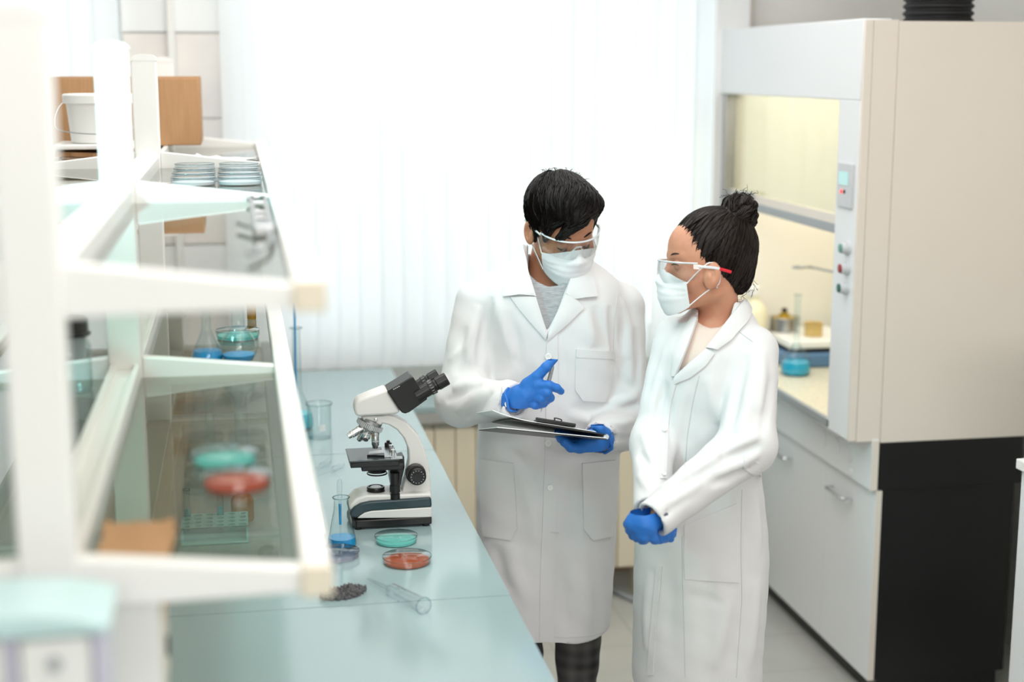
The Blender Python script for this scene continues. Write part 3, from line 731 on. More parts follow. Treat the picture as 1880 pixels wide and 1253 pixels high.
# glass dropper tube lying on the bench
g0, g1, g2 = Vector(P3(674, 1067, BZ, .006)), Vector(P3(714, 1092, BZ, .012)), Vector(P3(778, 1128, BZ, .0175))
gd = thing('glass_dropper', 'clear glass dropper tube lying across the near seam of the bench', 'dropper', g0)
obj('tip', MB().lathe([(.0022, 0), (.0042, (g1 - g0).length * .6), (.005, (g1 - g0).length)], g0, g1 - g0, 16, cap=False), M['clear'], gd)
L_ = (g2 - g1).length
obj('barrel', MB().lathe([(.005, 0), (.0125, .006), (.0155, .014), (.0155, L_ * .86), (.0175, L_ * .88), (.0175, L_)], g1, g2 - g1, 24, cap=False), M['clear'], gd)
obj('barrel_rim', MB().lathe([(.0175 + .001 * math.cos(a_), L_ + .001 * math.sin(a_)) for a_ in np.linspace(0, 6.2832, 9)], g1, g2 - g1, 24, cap=False), M['rimg'], gd)
# dark mineral powder lump
c_ = P3(624, 1096)
def lump(P):
    Q = P - np.array(c_); d = s_ell(Q, (0, 0, .002), (.036, .024, .013)); d = smin(d, s_cap(Q, (.02, .004, .008), (.050, .012, .010), .012, .006), .012)
    d = smin(d, s_ell(Q, (.02, .004, .008), (.022, .016, .012)), .01); d = smin(d, s_ell(Q, (-.02, -.004, .006), (.02, .018, .012)), .01)
    w = .0036 * (np.sin(Q[:, 0] * 420) * np.sin(Q[:, 1] * 510 + 1.3) + np.sin(Q[:, 0] * 900 + Q[:, 2] * 800) * np.sin(Q[:, 1] * 760) * .8)
    return np.maximum(d + w, -Q[:, 2])
tag(obj('mineral_sample', snet(lump, (c_[0] - .065, c_[1] - .045, BZ - .003), (c_[0] + .068, c_[1] + .045, BZ + .035), .0015, 0), mat('dark_mineral', (52, 50, 52), .7, var=((120, 118, 120), 260), bump=(300, 1.0)), smooth=60),
    'rough lump of dark grey mineral on the bench beside the rack corner', 'mineral')
c_ = P3(590, 985)
tag(obj('card', MB().box(c_[0] - .05, c_[0] + .012, c_[1], c_[1] + .34, BZ + .0002, BZ + .012), M['plastic_white'], bevel=.004), 'flat white plastic card on the bench left of the conical flask', 'card')
# ================================================================ equipment in the fume hood
HZ = .9005
fp = at(1464, 690, Z=HZ); fc = (float(fp[0]) , float(fp[1]) + .02, HZ)
vessel('round_flask', 'long-necked flask of bright blue liquid on the fume hood worktop', 'flask',
       [(.045, .001), (.053, .010), (.054, .03), (.049, .058), (.036, .082), (.022, .098), (.013, .112), (.0105, .125), (.0105, .29), (.013, .294)], fc, .05, M['cyan2'] if 'cyan2' in M else mat('bright_blue', (20, 172, 214), .1))
sx, sy = 2.13, 5.29
hp = thing('stirrer', 'laboratory stirrer with blue base and white top behind the blue flask', 'stirrer', (sx, sy, HZ))
obj('base', MB().box(sx - .15, sx + .15, sy - .16, sy + .16, HZ, HZ + .055), mat('steel_blue', (84, 122, 160), .4), hp, bevel=.012, bseg=3)
obj('gap_ring', MB().box(sx - .12, sx + .12, sy - .13, sy + .13, HZ + .055, HZ + .072), M['blackp'], hp)
obj('top_plate', MB().box(sx - .135, sx + .135, sy - .15, sy + .15, HZ + .072, HZ + .102), M['rack'], hp, bevel=.006)
def pot(name, label, px_, ptop, r, h, m, brass=True):
    c = (*ptop, HZ + .1025)
    t = thing(name, label, 'pot', c)
    obj('pot_wall', MB().lathe([(0, .001), (r, .001), (r, h), (r + .004, h + .002), (r + .003, h + .005), (r - .003, h + .002), (r - .003, .006), (0, .006)], c, (0, 0, 1), 36, cap=False), m, t)
    if brass:
        obj('lid', MB().lathe([(r - .004, h - .004), (r - .006, h + .002), (.02, h + .008), (.018, h + .02), (0, h + .022)], c, (0, 0, 1), 32, cap=False), mat('brass', (190, 160, 60), .3, metal=.8), t)
        obj('knob', MB().lathe([(.006, h + .02), (.012, h + .03), (.010, h + .038), (0, h + .04)], c, (0, 0, 1), 20, cap=False), M['blackp'], t)
    return t
pot('steel_pot', 'low steel pot with a brass lid on the white stirrer top', 0, (2.055, 5.365), .055, .05, M['steel'])
pot('tan_pot', 'low tan pot behind the flask neck on the stirrer top', 0, (2.125, 5.24), .034, .045, mat('tan_enamel', (206, 176, 110), .3), False)
# clamp stand in the hood
cs = at(1464, 491, Y=float(fc[1]) + .02)
cpx = (float(cs[0]), float(cs[1]), float(cs[2]))
ss = thing('clamp_stand', 'thin clamp stand reaching over the blue flask inside the fume hood', 'stand', (2.16, 4.42, HZ))
obj('stand_base', MB().box(2.09, 2.23, 4.385, 4.50, HZ, HZ + .012), M['grey'], ss, bevel=.003)
obj('stand_rod', MB().tube([(2.16, 4.42, HZ + .01), (2.16, 4.42, HZ + .62)], .006, 12), M['steel'], ss)
obj('clamp_arm', MB().tube([(2.16, 4.42, cpx[2]), (cpx[0] + .05, cpx[1], cpx[2]), (cpx[0] + .012, cpx[1], cpx[2])], .005, 10), M['steel'], ss)
obj('clamp_jaw', MB().tube(catmull([(cpx[0] + .016, cpx[1] - .02, cpx[2]), (cpx[0] - .008, cpx[1] - .018, cpx[2]), (cpx[0] - .016, cpx[1], cpx[2]), (cpx[0] - .008, cpx[1] + .018, cpx[2]), (cpx[0] + .016, cpx[1] + .02, cpx[2])], 5), .004, 8), M['grey'], ss)
bp_ = at(1388, 600, Z=HZ + .02); bb = (1.93, 5.37, HZ)
bo = thing('wash_bottle', 'pale yellow plastic bottle at the back of the fume hood beside the woman', 'bottle', bb)
M['paleyellow'] = mat('pale_yellow_plastic', (232, 226, 196), .4)
obj('bottle_body', MB().lathe([(.050, 0), (.055, .006), (.055, .17), (.045, .20), (.022, .225), (.022, .245)], bb, (0, 0, 1), 32), M['paleyellow'], bo)
obj('cap', MB().lathe([(.026, .245), (.026, .275), (.02, .28)], bb, (0, 0, 1), 28), M['plastic_white'], bo)
gc = (2.345, 5.40, HZ)
vessel('measuring_cylinder', 'tall clear measuring cylinder behind the stirrer in the fume hood', 'cylinder', [(.030, .001), (.030, .006), (.019, .010), (.018, .014), (.018, .27), (.021, .275)], gc)
# ================================================================ microscope
MX, MY = .345, 3.515
ms = thing('microscope', 'white and black binocular microscope standing on the bench', 'microscope', (MX, MY, BZ))
M['mwhite'] = mat('microscope_white', (226, 225, 222), .3)
M['mdark'] = mat('dark_teal_trim', (36, 58, 66), .3)
def mp(px_, py_, yoff=0.0):
    p = at(px_, py_, Y=MY + yoff); return (float(p[0]), float(p[2]))
FYo = -.055                                  # front face of the base
def prof(pts, yoff): return [mp(x, y, yoff) for x, y in pts]
bz0 = BZ
bot = [mp(645, 951, FYo), mp(793, 949, FYo)]
xl, xr = mp(649, 960, FYo)[0], mp(793, 960, FYo)[0]
zb1 = mp(720, 953, FYo)[1]
obj('base_bottom', MB().prism([(xl - .010, MY + .03), (xl - .004, MY - .035), (xl + .006, MY + FYo), (xr, MY + FYo), (xr, MY + .055), (xl - .004, MY + .055)], BZ + .005, zb1, 'z'), M['blackp'], ms, bevel=.003)
for fx in (xl + .012, xr - .014):
    for fy in (MY - .045, MY + .042): obj('rubber_foot', MB().cyl((fx, fy, BZ), (fx, fy, BZ + .006), .008), M['rubber'], ms)
P_ = prof([(656, 953), (662, 947), (670, 942), (682, 939), (793, 932), (793, 952)], FYo)
obj('base_body', MB().prism(P_, MY + FYo + .0015, MY + .053, 'y'), M['mwhite'], ms, bevel=.003)
P_ = prof([(642, 950), (643, 941), (650, 933), (662, 926), (680, 922), (792, 915), (793, 926), (793, 932.5), (682, 939.5), (670, 942.5), (662, 947.5), (655, 953)], FYo)
obj('base_trim', MB().prism(P_, MY + FYo + .001, MY + .0535, 'y'), M['mdark'], ms, bevel=.004)
P_ = prof([(641, 936), (644, 926), (655, 915), (672, 909), (792, 906), (792, 922), (680, 926), (660, 931), (648, 938)], FYo + .016)
obj('base_deck', MB().prism(P_, MY + FYo + .012, MY + .045, 'y'), M['mwhite'], ms, bevel=.005)
zi = mp(690, 911, -.005)[1]; xi = mp(690, 905, -.005)[0]
il = obj('illuminator', MB().lathe([(.0225, 0), (.0225, .004), (.021, .005), (.021, .009), (.0225, .010), (.0225, .014), (.021, .015), (.021, .019), (.022, .020), (.021, .024), (.017, .0245), (.017, .022), (0, .022)], (xi, MY - .005, zi), (0, 0, 1), 36, cap=False), M['blackp'], ms)
obj('lamp_lens', MB().lathe([(.0165, .0215), (.012, .0245), (0, .0255)], (xi, MY - .005, zi), (0, 0, 1), 28, cap=False), mat('frosted_lens', (236, 238, 240), .25), il)
# arm
arm = [(702, 778), (714, 781), (729, 790), (742, 806), (750, 826), (751, 848), (744, 880), (737, 906), (735, 927), (792, 924), (791, 890), (788, 858), (781, 828), (768, 800), (748, 778), (727, 766), (712, 762), (700, 764), (672, 764), (664, 766), (668, 774), (684, 781), (698, 783)]
A_ = prof(arm, -.018)
obj('arm', MB().prism(A_, MY - .019, MY + .024, 'y'), M['mwhite'], ms, bevel=.0045, bseg=3)
obj('arm_screw', MB().lathe([(.0045, 0), (.0045, .003), (.003, .004)], (mp(690, 771, -.019)[0], MY - .018, mp(690, 771, -.019)[1]), (0, -1, 0), 18), M['chrome'], ms)
rackp = prof([(716, 846), (742, 838), (743, 858), (736, 890), (728, 914), (722, 914), (716, 880)], -.022)
obj('stage_carrier', MB().prism(rackp, MY - .024, MY + .024, 'y'), M['blackp'], ms, bevel=.002)
# focus knob
kx, kz = mp(765, 873, -.03)
kn = obj('focus_knob', MB().lathe([(.0245, 0), (.0245, .016), (.022, .018)], (kx - .002, MY - .016, kz + .003), (0, -1, 0), 40), M['grey'] if False else mat('dark_grey_plastic', (52, 50, 50), .4), ms)
kd = obj('fine_focus_dial', MB().lathe([(.0215, 0), (.0215, .012), (.019, .014), (.010, .0145), (.010, .0165), (0, .017)], (kx, MY - .033, kz), (0, -1, 0), 40), M['blackp'], kn)
tk = MB()
for k in range(14):
    a_ = 2 * math.pi * k / 14; tk.lathe([(.0011, 0), (.0011, .0006)], (kx + .0155 * math.cos(a_), MY - .0470, kz + .0155 * math.sin(a_)), (0, -1, 0), 6)
obj('dial_marks', tk, M['lgrey'], kn)
# stage
sz = mp(690, 845, -.06)[1]; s0, s1 = mp(641, 845, -.06)[0], mp(733, 845, -.06)[0]
obj('stage', MB().box(s0, s1, MY - .062, MY + .062, sz - .004, sz), mat('stage_top', (58, 66, 68), .25), ms, bevel=.001)
obj('stage_body', MB().box(s0 + .003, s1, MY - .060, MY + .058, sz - .018, sz - .004), M['blackp'], ms, bevel=.002)
obj('stage_bracket', MB().box(s0 + .03, s1 + .012, MY - .052, MY + .03, sz - .030, sz - .016), M['blackp'], ms, bevel=.003)
xs = mp(706, 832, 0)[0]
sl = obj('slide_holder', MB().box(xs - .005, s1 - .004, MY - .045, MY + .045, sz, sz + .0035), M['steel'], ms, bevel=.0008)
obj('clip_arm', MB().prism([(xs - .045, MY - .028), (xs - .004, MY - .040), (xs - .002, MY - .016), (xs - .040, MY - .020)], sz, sz + .005, 'z'), M['blackp'], sl)
obj('slide_plate', MB().prism([(xs - .040, MY - .012), (xs - .004, MY - .008), (xs - .003, MY + .020), (xs - .036, MY + .010)], sz, sz + .004, 'z'), M['lgrey'], sl)
obj('slide_window', MB().box(xs + .012, xs + .028, MY - .010, MY + .012, sz + .0034, sz + .0038), M['blackp'], sl)
obj('holder_knob', MB().lathe([(.009, 0), (.009, .011), (.007, .013), (.004, .013), (.004, .018)], (xs + .014, MY + .050, sz + .001), (0, 0, 1), 20), M['blackp'], sl)
for yy in (-.030, .015): obj('thumb_screw', MB().lathe([(.004, 0), (.004, .008), (.0055, .009), (.0055, .013)], (s1 - .012, MY + yy, sz + .003), (0, 0, 1), 16), M['chrome'], sl)
obj('stage_rule', MB().box(s1 - .020, s1 + .008, MY - .061, MY - .045, sz, sz + .003), M['steel'], ms)
xcn = mp(692, 860, 0)[0]
cd = obj('condenser', MB().lathe([(.026, -.018), (.028, -.024), (.028, -.034), (.022, -.042), (.022, -.046), (.019, -.046), (.019, -.043), (0, -.043)], (xcn, MY, sz), (0, 0, 1), 32, cap=False), M['blackp'], ms)
obj('filter_ring', MB().tube([(xcn + .024 * math.cos(a_), MY - .002 + .024 * math.sin(a_), sz - .049) for a_ in np.linspace(0, 6.2832, 28)], .0018, 6), M['blackp'], cd)
obj('stage_drive', MB().lathe([(.011, 0), (.011, .030), (.013, .031), (.013, .048), (.010, .049), (.010, .052), (.012, .053), (.012, .066), (.009, .067)], (mp(724, 866, -.03)[0], MY - .040, mp(724, 866, -.03)[1]), (0, 0, -1), 24), M['blackp'], ms)
# nosepiece and objectives
nc = np.array([*mp(680, 778, 0)]); ncx, ncz = float(nc[0]), float(nc[1])
nd = Vector((-.42, 0, -.91)).normalized()
no = obj('nosepiece', MB().lathe([(.010, -.014), (.027, -.010), (.0275, -.004), (.032, -.003)] + [(.032, .010), (.028, .012), (.018, .016), (0, .017)], (ncx, MY, ncz), nd, 48, cap=False), M['steel'], ms)
kr = MB()
dv = nd; uv = dv.orthogonal().normalized(); wv = dv.cross(uv)
for k in range(44):
    a_ = 2 * math.pi * k / 44; e = uv * math.cos(a_) + wv * math.sin(a_); p = Vector((ncx, MY, ncz)) + e * .0322
    kr.tube([p + dv * -.002, p + dv * .009], .0013, 5)
obj('knurled_ring', kr, M['lgrey'], no)
def objective(tip, L, r, label=None):
    root_dir = (Vector(tip) - Vector((ncx, MY, ncz))).normalized()
    b = Vector(tip); d = root_dir; a = b - d * L
    o = obj('objective', MB().lathe([(r * 1.12, 0), (r * 1.15, L * .22), (r * 1.15, L * .34), (r, L * .36), (r, L * .78), (r * .8, L * .80), (r * .74, L)], a, d, 24), M['chrome'], no)
    obj('objective_band', MB().lathe([(r * 1.02, L * .66), (r * 1.02, L * .71)], a, d, 24, cap=False), M['lgrey'], o)
def tp3(px_, py_, yo): x, z = mp(px_, py_, yo); return (x, MY + yo, z)
objective(tp3(639, 802, -.012), .042, .0092)
objective(tp3(671, 808, -.042), .036, .0092)
objective(tp3(659, 808, .030), .032, .0085)
vx, vz = mp(689, 823, 0)
o_ = obj('objective', MB().lathe([(.0105, 0), (.0105, .012), (.0092, .013), (.0092, .036), (.0075, .040), (.0065, .046)], (vx, MY - .002, vz + .046), (0, 0, -1), 24), M['chrome'], no)
obj('objective_band', MB().lathe([(.0095, .026), (.0095, .029)], (vx, MY - .002, vz + .046), (0, 0, -1), 24, cap=False), M['lgrey'], o_)
# head
H_ = prof([(652, 763), (651, 752), (653, 741), (660, 734), (680, 726), (706, 716), (711, 717), (736, 757), (728, 761), (712, 763), (672, 765), (660, 766)], -.03)
obj('head', MB().prism(H_, MY - .031, MY + .031, 'y'), M['mwhite'], ms, bevel=.008, bseg=3)
B_ = prof([(711, 719), (728, 709), (755, 692), (759, 693), (766, 705), (770, 712), (785, 733), (770, 744), (752, 757), (744, 760), (738, 758), (735, 755)], -.036)
bh = obj('binocular_block', MB().prism(B_, MY - .038, MY + .038, 'y'), M['blackp'], ms, bevel=.006, bseg=3)
# small white scale marks on the block
mk = MB(); x_, z_ = mp(722, 716, -.039)
for k in range(4): mk.box(x_ + k * .0042, x_ + k * .0042 + .003, MY - .0388, MY - .0383, z_ + k * .0021, z_ + k * .0021 + .0022)
obj('marking', mk, M['lgrey'], bh)
for a2, b2, yo, lab in (((764, 728), (821, 695), -.030, 'near'), ((755, 718), (805, 688), .030, 'far')):
    xa, za = mp(a2[0], a2[1], yo); xb, zb = mp(b2[0], b2[1], yo)
    d = Vector((xb - xa, 0, zb - za)); L = d.length
    e = obj('eyepiece', MB().lathe([(.0165, 0), (.0165, L * .42), (.0185, L * .43), (.0185, L * .58), (.0145, L * .60), (.0145, L * .66), (.0165, L * .68), (.0165, L - .002), (.0145, L), (.012, L), (.012, L - .004), (0, L - .004)], (xa, MY + yo, za), d, 32, cap=False), M['blackp'], ms)
    t_ = MB(); dn = d.normalized(); u_ = Vector((0, 1, 0)); w_2 = dn.cross(u_)
    for k in range(14):
        a_ = math.pi * (.2 + k / 8); ee = u_ * math.cos(a_) + w_2 * math.sin(a_); p = Vector((xa, MY + yo, za)) + dn * L * .50 + ee * .0186
        t_.tube([p - dn * .003, p + dn * (.003 if k % 2 else .005)], .0005, 4)
    obj('diopter_scale', t_, M['lgrey'], e)
# ================================================================ people
M['coat'] = mat('white_cotton', (219, 219, 220), 0.85, spec=.25, sheen=.05, bump=(420, .12))
M['skinm'] = mat('skin', (194, 140, 110), 0.5, spec=.35, var=((184, 128, 98), 22), sss=.12)
M['skinw'] = mat('skin_fair', (204, 150, 122), 0.5, spec=.35, var=((194, 136, 110), 22), sss=.12)
M['hair'] = mat('black_hair', (20, 15, 13), 0.5, spec=.28)
M['hairb'] = mat('dark_brown_hair', (26, 17, 13), 0.5, spec=.28)
M['glove'] = mat('blue_nitrile', (40, 112, 196), 0.5, spec=.4, bump=(90, .12))
M['mask'] = mat('mask_fabric', (234, 236, 238), 0.85, spec=.2)
M['tee'] = mat('grey_marl', (176, 178, 180), 0.9, spec=.15, var=((150, 152, 156), 60, (1, 1, 9)))
M['knit'] = mat('beige_rib_knit', (222, 205, 194), 0.9, spec=.15)
M['goggle'] = glass('goggle_lens', (249, 250, 250), (214, 220, 223), .03, facing_pow=3.0)
M['gogframe'] = mat('goggle_frame', (218, 224, 227), .18, spec=.6)
def plaid():
    m = mat('dark_plaid', (58, 58, 60), .9, spec=.15)
    nt = m.node_tree; b = nt.nodes['Principled BSDF']; tc = nt.nodes.new('ShaderNodeTexCoord'); sx = nt.nodes.new('ShaderNodeSeparateXYZ')
    nt.links.new(tc.outputs['Object'], sx.inputs[0]); outs = []
    for k, sc_ in ((0, 160.), (2, 160.), (0, 40.), (2, 40.)):
        a = nt.nodes.new('ShaderNodeMath'); a.operation = 'MULTIPLY'; a.inputs[1].default_value = sc_; nt.links.new(sx.outputs[k], a.inputs[0])
        s_ = nt.nodes.new('ShaderNodeMath'); s_.operation = 'SINE'; nt.links.new(a.outputs[0], s_.inputs[0]); outs.append(s_.outputs[0])
    acc = outs[0]
    for o in outs[1:]:
        ad = nt.nodes.new('ShaderNodeMath'); ad.operation = 'ADD'; nt.links.new(acc, ad.inputs[0]); nt.links.new(o, ad.inputs[1]); acc = ad.outputs[0]
    mr = nt.nodes.new('ShaderNodeMapRange'); mr.inputs['From Min'].default_value = -4; mr.inputs['From Max'].default_value = 4; nt.links.new(acc, mr.inputs[0])
    mx = nt.nodes.new('ShaderNodeMix'); mx.data_type = 'RGBA'; mx.inputs[6].default_value = (*lin((40, 40, 43)), 1); mx.inputs[7].default_value = (*lin((104, 102, 100)), 1)
    nt.links.new(mr.outputs[0], mx.inputs[0]); nt.links.new(mx.outputs[2], b.inputs['Base Color'])
    return m
M['plaid'] = plaid()
def proj(P):
    d = P - np.array([0, 0, EYE]); w = d @ CAM_F
    return np.stack([940 + FPX * (d @ CAM_R) / w, 626.5 - FPX * (d @ CAM_U) / w], 1), w
def poly2d(Q, poly):
    """signed distance to a polygon, negative inside"""
    V = np.array(poly, float); n = len(V); d = np.full(len(Q), 1e18); s = np.ones(len(Q))
    for i in range(n):
        a = V[i]; b = V[i - 1]; e = b - a; w = Q - a
        h = np.clip((w @ e) / (e @ e), 0, 1); d = np.minimum(d, ((w - h[:, None] * e) ** 2).sum(1))
        c1 = Q[:, 1] >= a[1]; c2 = Q[:, 1] < b[1]; c3 = e[0] * w[:, 1] > e[1] * w[:, 0]
        fl = (c1 & c2 & c3) | (~c1 & ~c2 & ~c3); s = np.where(fl, -s, s)
    return s * np.sqrt(d)
def cut(P, poly):
    """outline of an opening, as seen from the front, turned into metres"""
    q, w = proj(P); return poly2d(q, poly) * w / FPX
def px_rows(rows, Yc):
    out = []
    for y, xl, xr, ry, *dy in rows:
        a = at(xl, y, Y=Yc); b = at(xr, y, Y=Yc)
        out.append((a[2], (a[0] + b[0]) / 2, Yc + (dy[0] if dy else 0), (b[0] - a[0]) / 2, ry))
    out.sort()
    return smooth_rows(out, 4)
def J(x, y, Yd): return at(x, y, Y=Yd)
def s_poly(P, pts, radii):
    d = None
    for a, b, ra, rb in zip(pts[:-1], pts[1:], radii[:-1], radii[1:]):
        e = s_cap(P, a, b, ra, rb); d = e if d is None else smin(d, e, .004)
    return d
class Folds:
    """cloth folds: ridges (amp > 0) and valleys (amp < 0) along polylines on a surface"""
    def __init__(s): s.lines = []
    def add(s, f, pix, amp, w, n=7):
        s.lines.append((resample(onto(f, [tuple(p) for p in catmull(pix, 5)]), n), amp, w)); return s
    def __call__(s, P):
        o = np.zeros(len(P))
        for L, amp, w in s.lines:
            c = L.mean(0); R = np.linalg.norm(L - c, axis=1).max() + 2.6 * w
            near = np.nonzero(np.einsum('ij,ij->i', P - c, P - c) < R * R)[0]
            if not len(near): continue
            Q = P[near]; best = np.full(len(Q), 1e9); tb = np.zeros(len(Q)); n = len(L) - 1
            for i in range(n):
                a = L[i]; ab = L[i + 1] - a; t = np.clip(((Q - a) @ ab) / (ab @ ab + 1e-12), 0, 1)
                d2 = ((Q - a - t[:, None] * ab) ** 2).sum(1); m = d2 < best
                best[m] = d2[m]; tb[m] = (i + t[m]) / n
            o[near] += 1.9 * amp * np.exp(-best / (w * w)) * np.sin(math.pi * tb) ** .8
        return o
def sparse(f, lo, hi, h, newton=2, blk=8):
    """surface nets, evaluating f only near the surface"""
    lo = np.asarray(lo, float); hi = np.asarray(hi, float); nb = np.ceil((hi - lo) / (h * blk)).astype(int)
    R = h * blk * .87 * 1.5 + .012
    C = np.stack(np.meshgrid(*[lo[k] + h * blk * (np.arange(nb[k]) + .5) for k in range(3)], indexing='ij'), -1)
    D = f(C.reshape(-1, 3)).reshape(nb)
    N = nb * blk + 1; G = np.repeat(np.repeat(np.repeat(np.sign(D) * 1.0, blk, 0), blk, 1), blk, 2)
    G = np.pad(G, ((0, 1), (0, 1), (0, 1)), mode='edge')
    near = np.argwhere(np.abs(D) < R); o = np.stack(np.meshgrid(*[np.arange(blk + 1)] * 3, indexing='ij'), -1).reshape(-1, 3)
    mask = np.zeros(N, bool)
    for b in near:
        s = b * blk; mask[s[0]:s[0] + blk + 1, s[1]:s[1] + blk + 1, s[2]:s[2] + blk + 1] = True
    I = np.argwhere(mask)
    vals = np.empty(len(I))
    for k in range(0, len(I), 200000): vals[k:k + 200000] = f(lo + h * I[k:k + 200000])
    G[mask] = vals
    return nets(f, G, lo, h, newton)
def nets(f, G, lo, h, newton):
    N = np.array(G.shape); S = G < 0
    acc = np.zeros((*(N - 1), 3), np.float32); cnt = np.zeros(N - 1, np.int8)
    for d in range(3):
        e = [x for x in range(3) if x != d]
        for a in (0, 1):
            for b in (0, 1):
                o = [0, 0, 0]; o[e[0]] = a; o[e[1]] = b; o2 = list(o); o2[d] = 1
                g0 = G[tuple(slice(o[k], N[k] - 1 + o[k]) for k in range(3))]; g1 = G[tuple(slice(o2[k], N[k] - 1 + o2[k]) for k in range(3))]
                cr = (g0 < 0) != (g1 < 0); ix = np.nonzero(cr)
                t = g0[ix] / (g0[ix] - g1[ix])
                for k in range(3): acc[(*ix, k)] += t if k == d else o[k]
                cnt[ix] += 1
    act = cnt > 0; idx = -np.ones(N - 1, np.int32); idx[act] = np.arange(act.sum())
    V = lo + h * (np.argwhere(act) + acc[act] / cnt[act][:, None]); F = []
    for d in range(3):
        e = [(d + 1) % 3, (d + 2) % 3]; s0 = [slice(None)] * 3; s1 = [slice(None)] * 3; s0[d] = slice(0, N[d] - 1); s1[d] = slice(1, N[d])
        pts = np.argwhere(S[tuple(s0)] != S[tuple(s1)])
        ok = (pts[:, e[0]] > 0) & (pts[:, e[1]] > 0) & (pts[:, e[0]] < N[e[0]] - 1) & (pts[:, e[1]] < N[e[1]] - 1); pts = pts[ok]
        if not len(pts): continue
        q = []
        for a, b in ((0, 0), (-1, 0), (-1, -1), (0, -1)):
            c = pts.copy(); c[:, e[0]] += a; c[:, e[1]] += b; q.append(idx[c[:, 0], c[:, 1], c[:, 2]])
        q = np.stack(q, 1); fl = S[tuple(s0)][tuple(pts.T)]; q[~fl] = q[~fl][:, ::-1]; F.append(q)
    F = np.concatenate(F)
    for _ in range(newton):
        d, g = grad(f, V, h * .25); V = V - np.clip(d, -h * .5, h * .5)[:, None] * g
    mb = MB(); mb.v = V.tolist(); mb.f = [tuple(x) for x in F.tolist()]
    return mb
# ---------------------------------------------------------------- head
def s_head(Q, female=False):
    """head in its own frame: x to the person's right, y forward, z up, origin between the ears"""
    X = np.abs(Q[:, 0]); S = np.stack([X, Q[:, 1], Q[:, 2]], 1)
    d = s_ell(S, (0, -.012, .043), (.074, .097, .087))
    d = smin(d, s_ell(S, (0, .030, -.010), (.064, .066, .085)), .03)
    d = smin(d, s_ell(S, (0, .034, .050), (.056, .060, .050)), .03)                  # forehead
    jw = .040 if female else .045
    d = smin(d, s_cap(S, (jw, .005, -.060), (.012, .078, -.094 if female else -.103), .020, .017), .025)
    d = smin(d, s_cap(S, (0, .070, -.07), (0, .083, -.095 if female else -.104), .024, .015), .02)
    d = smin(d, s_ell(S, (.044, .058, -.030), (.024, .026, .024)), .02)             # cheekbone
    d = smin(d, s_cap(S, (.008, .090, .024), (.040, .076, .026), .010, .008), .012)  # brow
    d = smax(d, -s_ell(S, (.031, .104, .006), (.019, .017, .011)), .010)             # eye socket
    d = smin(d, s_cap(S, (0, .092, .010), (0, .112, -.030), .0075, .0105), .010)     # nose
    d = smin(d, s_ell(S, (.010, .104, -.034), (.009, .010, .007)), .006)
    d = smin(d, s_ell(S, (.031, .083, .004), (.0135, .0125, .0125)), .003)           # eyeball and lid
    d = smin(d, s_ell(S, (0, .094, -.060), (.022, .010, .006)), .006)
    d = smin(d, s_ell(S, (0, .092, -.069), (.018, .010, .006)), .006)
    S = S - np.array((.0025 if not female else 0, .028 if female else 0, -.010 if female else 0)); ear = s_ell(S, (.080 if not female else .0745, -.014, -.010), (.0095, .020, .033), np.array(Matrix.Rotation(.25, 3, 'Z') @ Matrix.Rotation(.18, 3, 'X')))
    ear = smax(ear, -s_ell(S, (.0875, -.010, -.004), (.0095, .0115, .0215)), .002)
    ear = smin(ear, s_ell(S, (.080, -.008, -.012), (.004, .006, .010)), .003)
    return smin(d, ear, .006)
def place(B, c):
    return lambda P: (P - c) @ B
def mask_patch(fh, B, c, thmax=60, nu=31, nv=22, zt=-.004, zb=-.114):
    """pleated surgical mask over the lower face"""
    def base_(Q):
        d = fh(Q); d = smin(d, s_ell(Q, (0, .056, -.064), (.054, .062, .056)), .03)
        return d - .005
    th = np.radians(np.linspace(-thmax, thmax, nu)); O = []; D = []
    for a in th:
        s = abs(a) / math.radians(thmax)
        top = zt - .024 * s ** 1.3 + .004 * (s < .15); bot = zb + .026 * s ** 2
        for v in np.linspace(0, 1, nv):
            z = top * (1 - v) + bot * v
            O.append((.22 * math.sin(a), .015 + .22 * math.cos(a), z)); D.append((-math.sin(a), -math.cos(a), 0))
    P, _ = march(base_, np.array(O), np.array(D), 0, .21, .8)
    _, g = grad(base_, P, .006); P = P.reshape(nu, nv, 3); g = g.reshape(nu, nv, 3)
    for i in range(nu):
        for j in range(nv):
            v = j / (nv - 1); pl = 0
            for p0 in (.30, .48, .66):
                t = (v - p0) / .07; pl += .0022 * math.exp(-t * t) * (1 if t < 0 else .35)
            P[i, j] += g[i, j] * (pl * (1 - (abs(i - nu // 2) / (nu / 2)) ** 4) + (.0012 if j in (0, 1, nv - 2, nv - 1) or i in (0, 1, nu - 2, nu - 1) else 0))
    W = lambda A: [[c + B @ q for q in r] for r in A]
    return MB().grid(W(P), off=W(P - g * .0025)), P
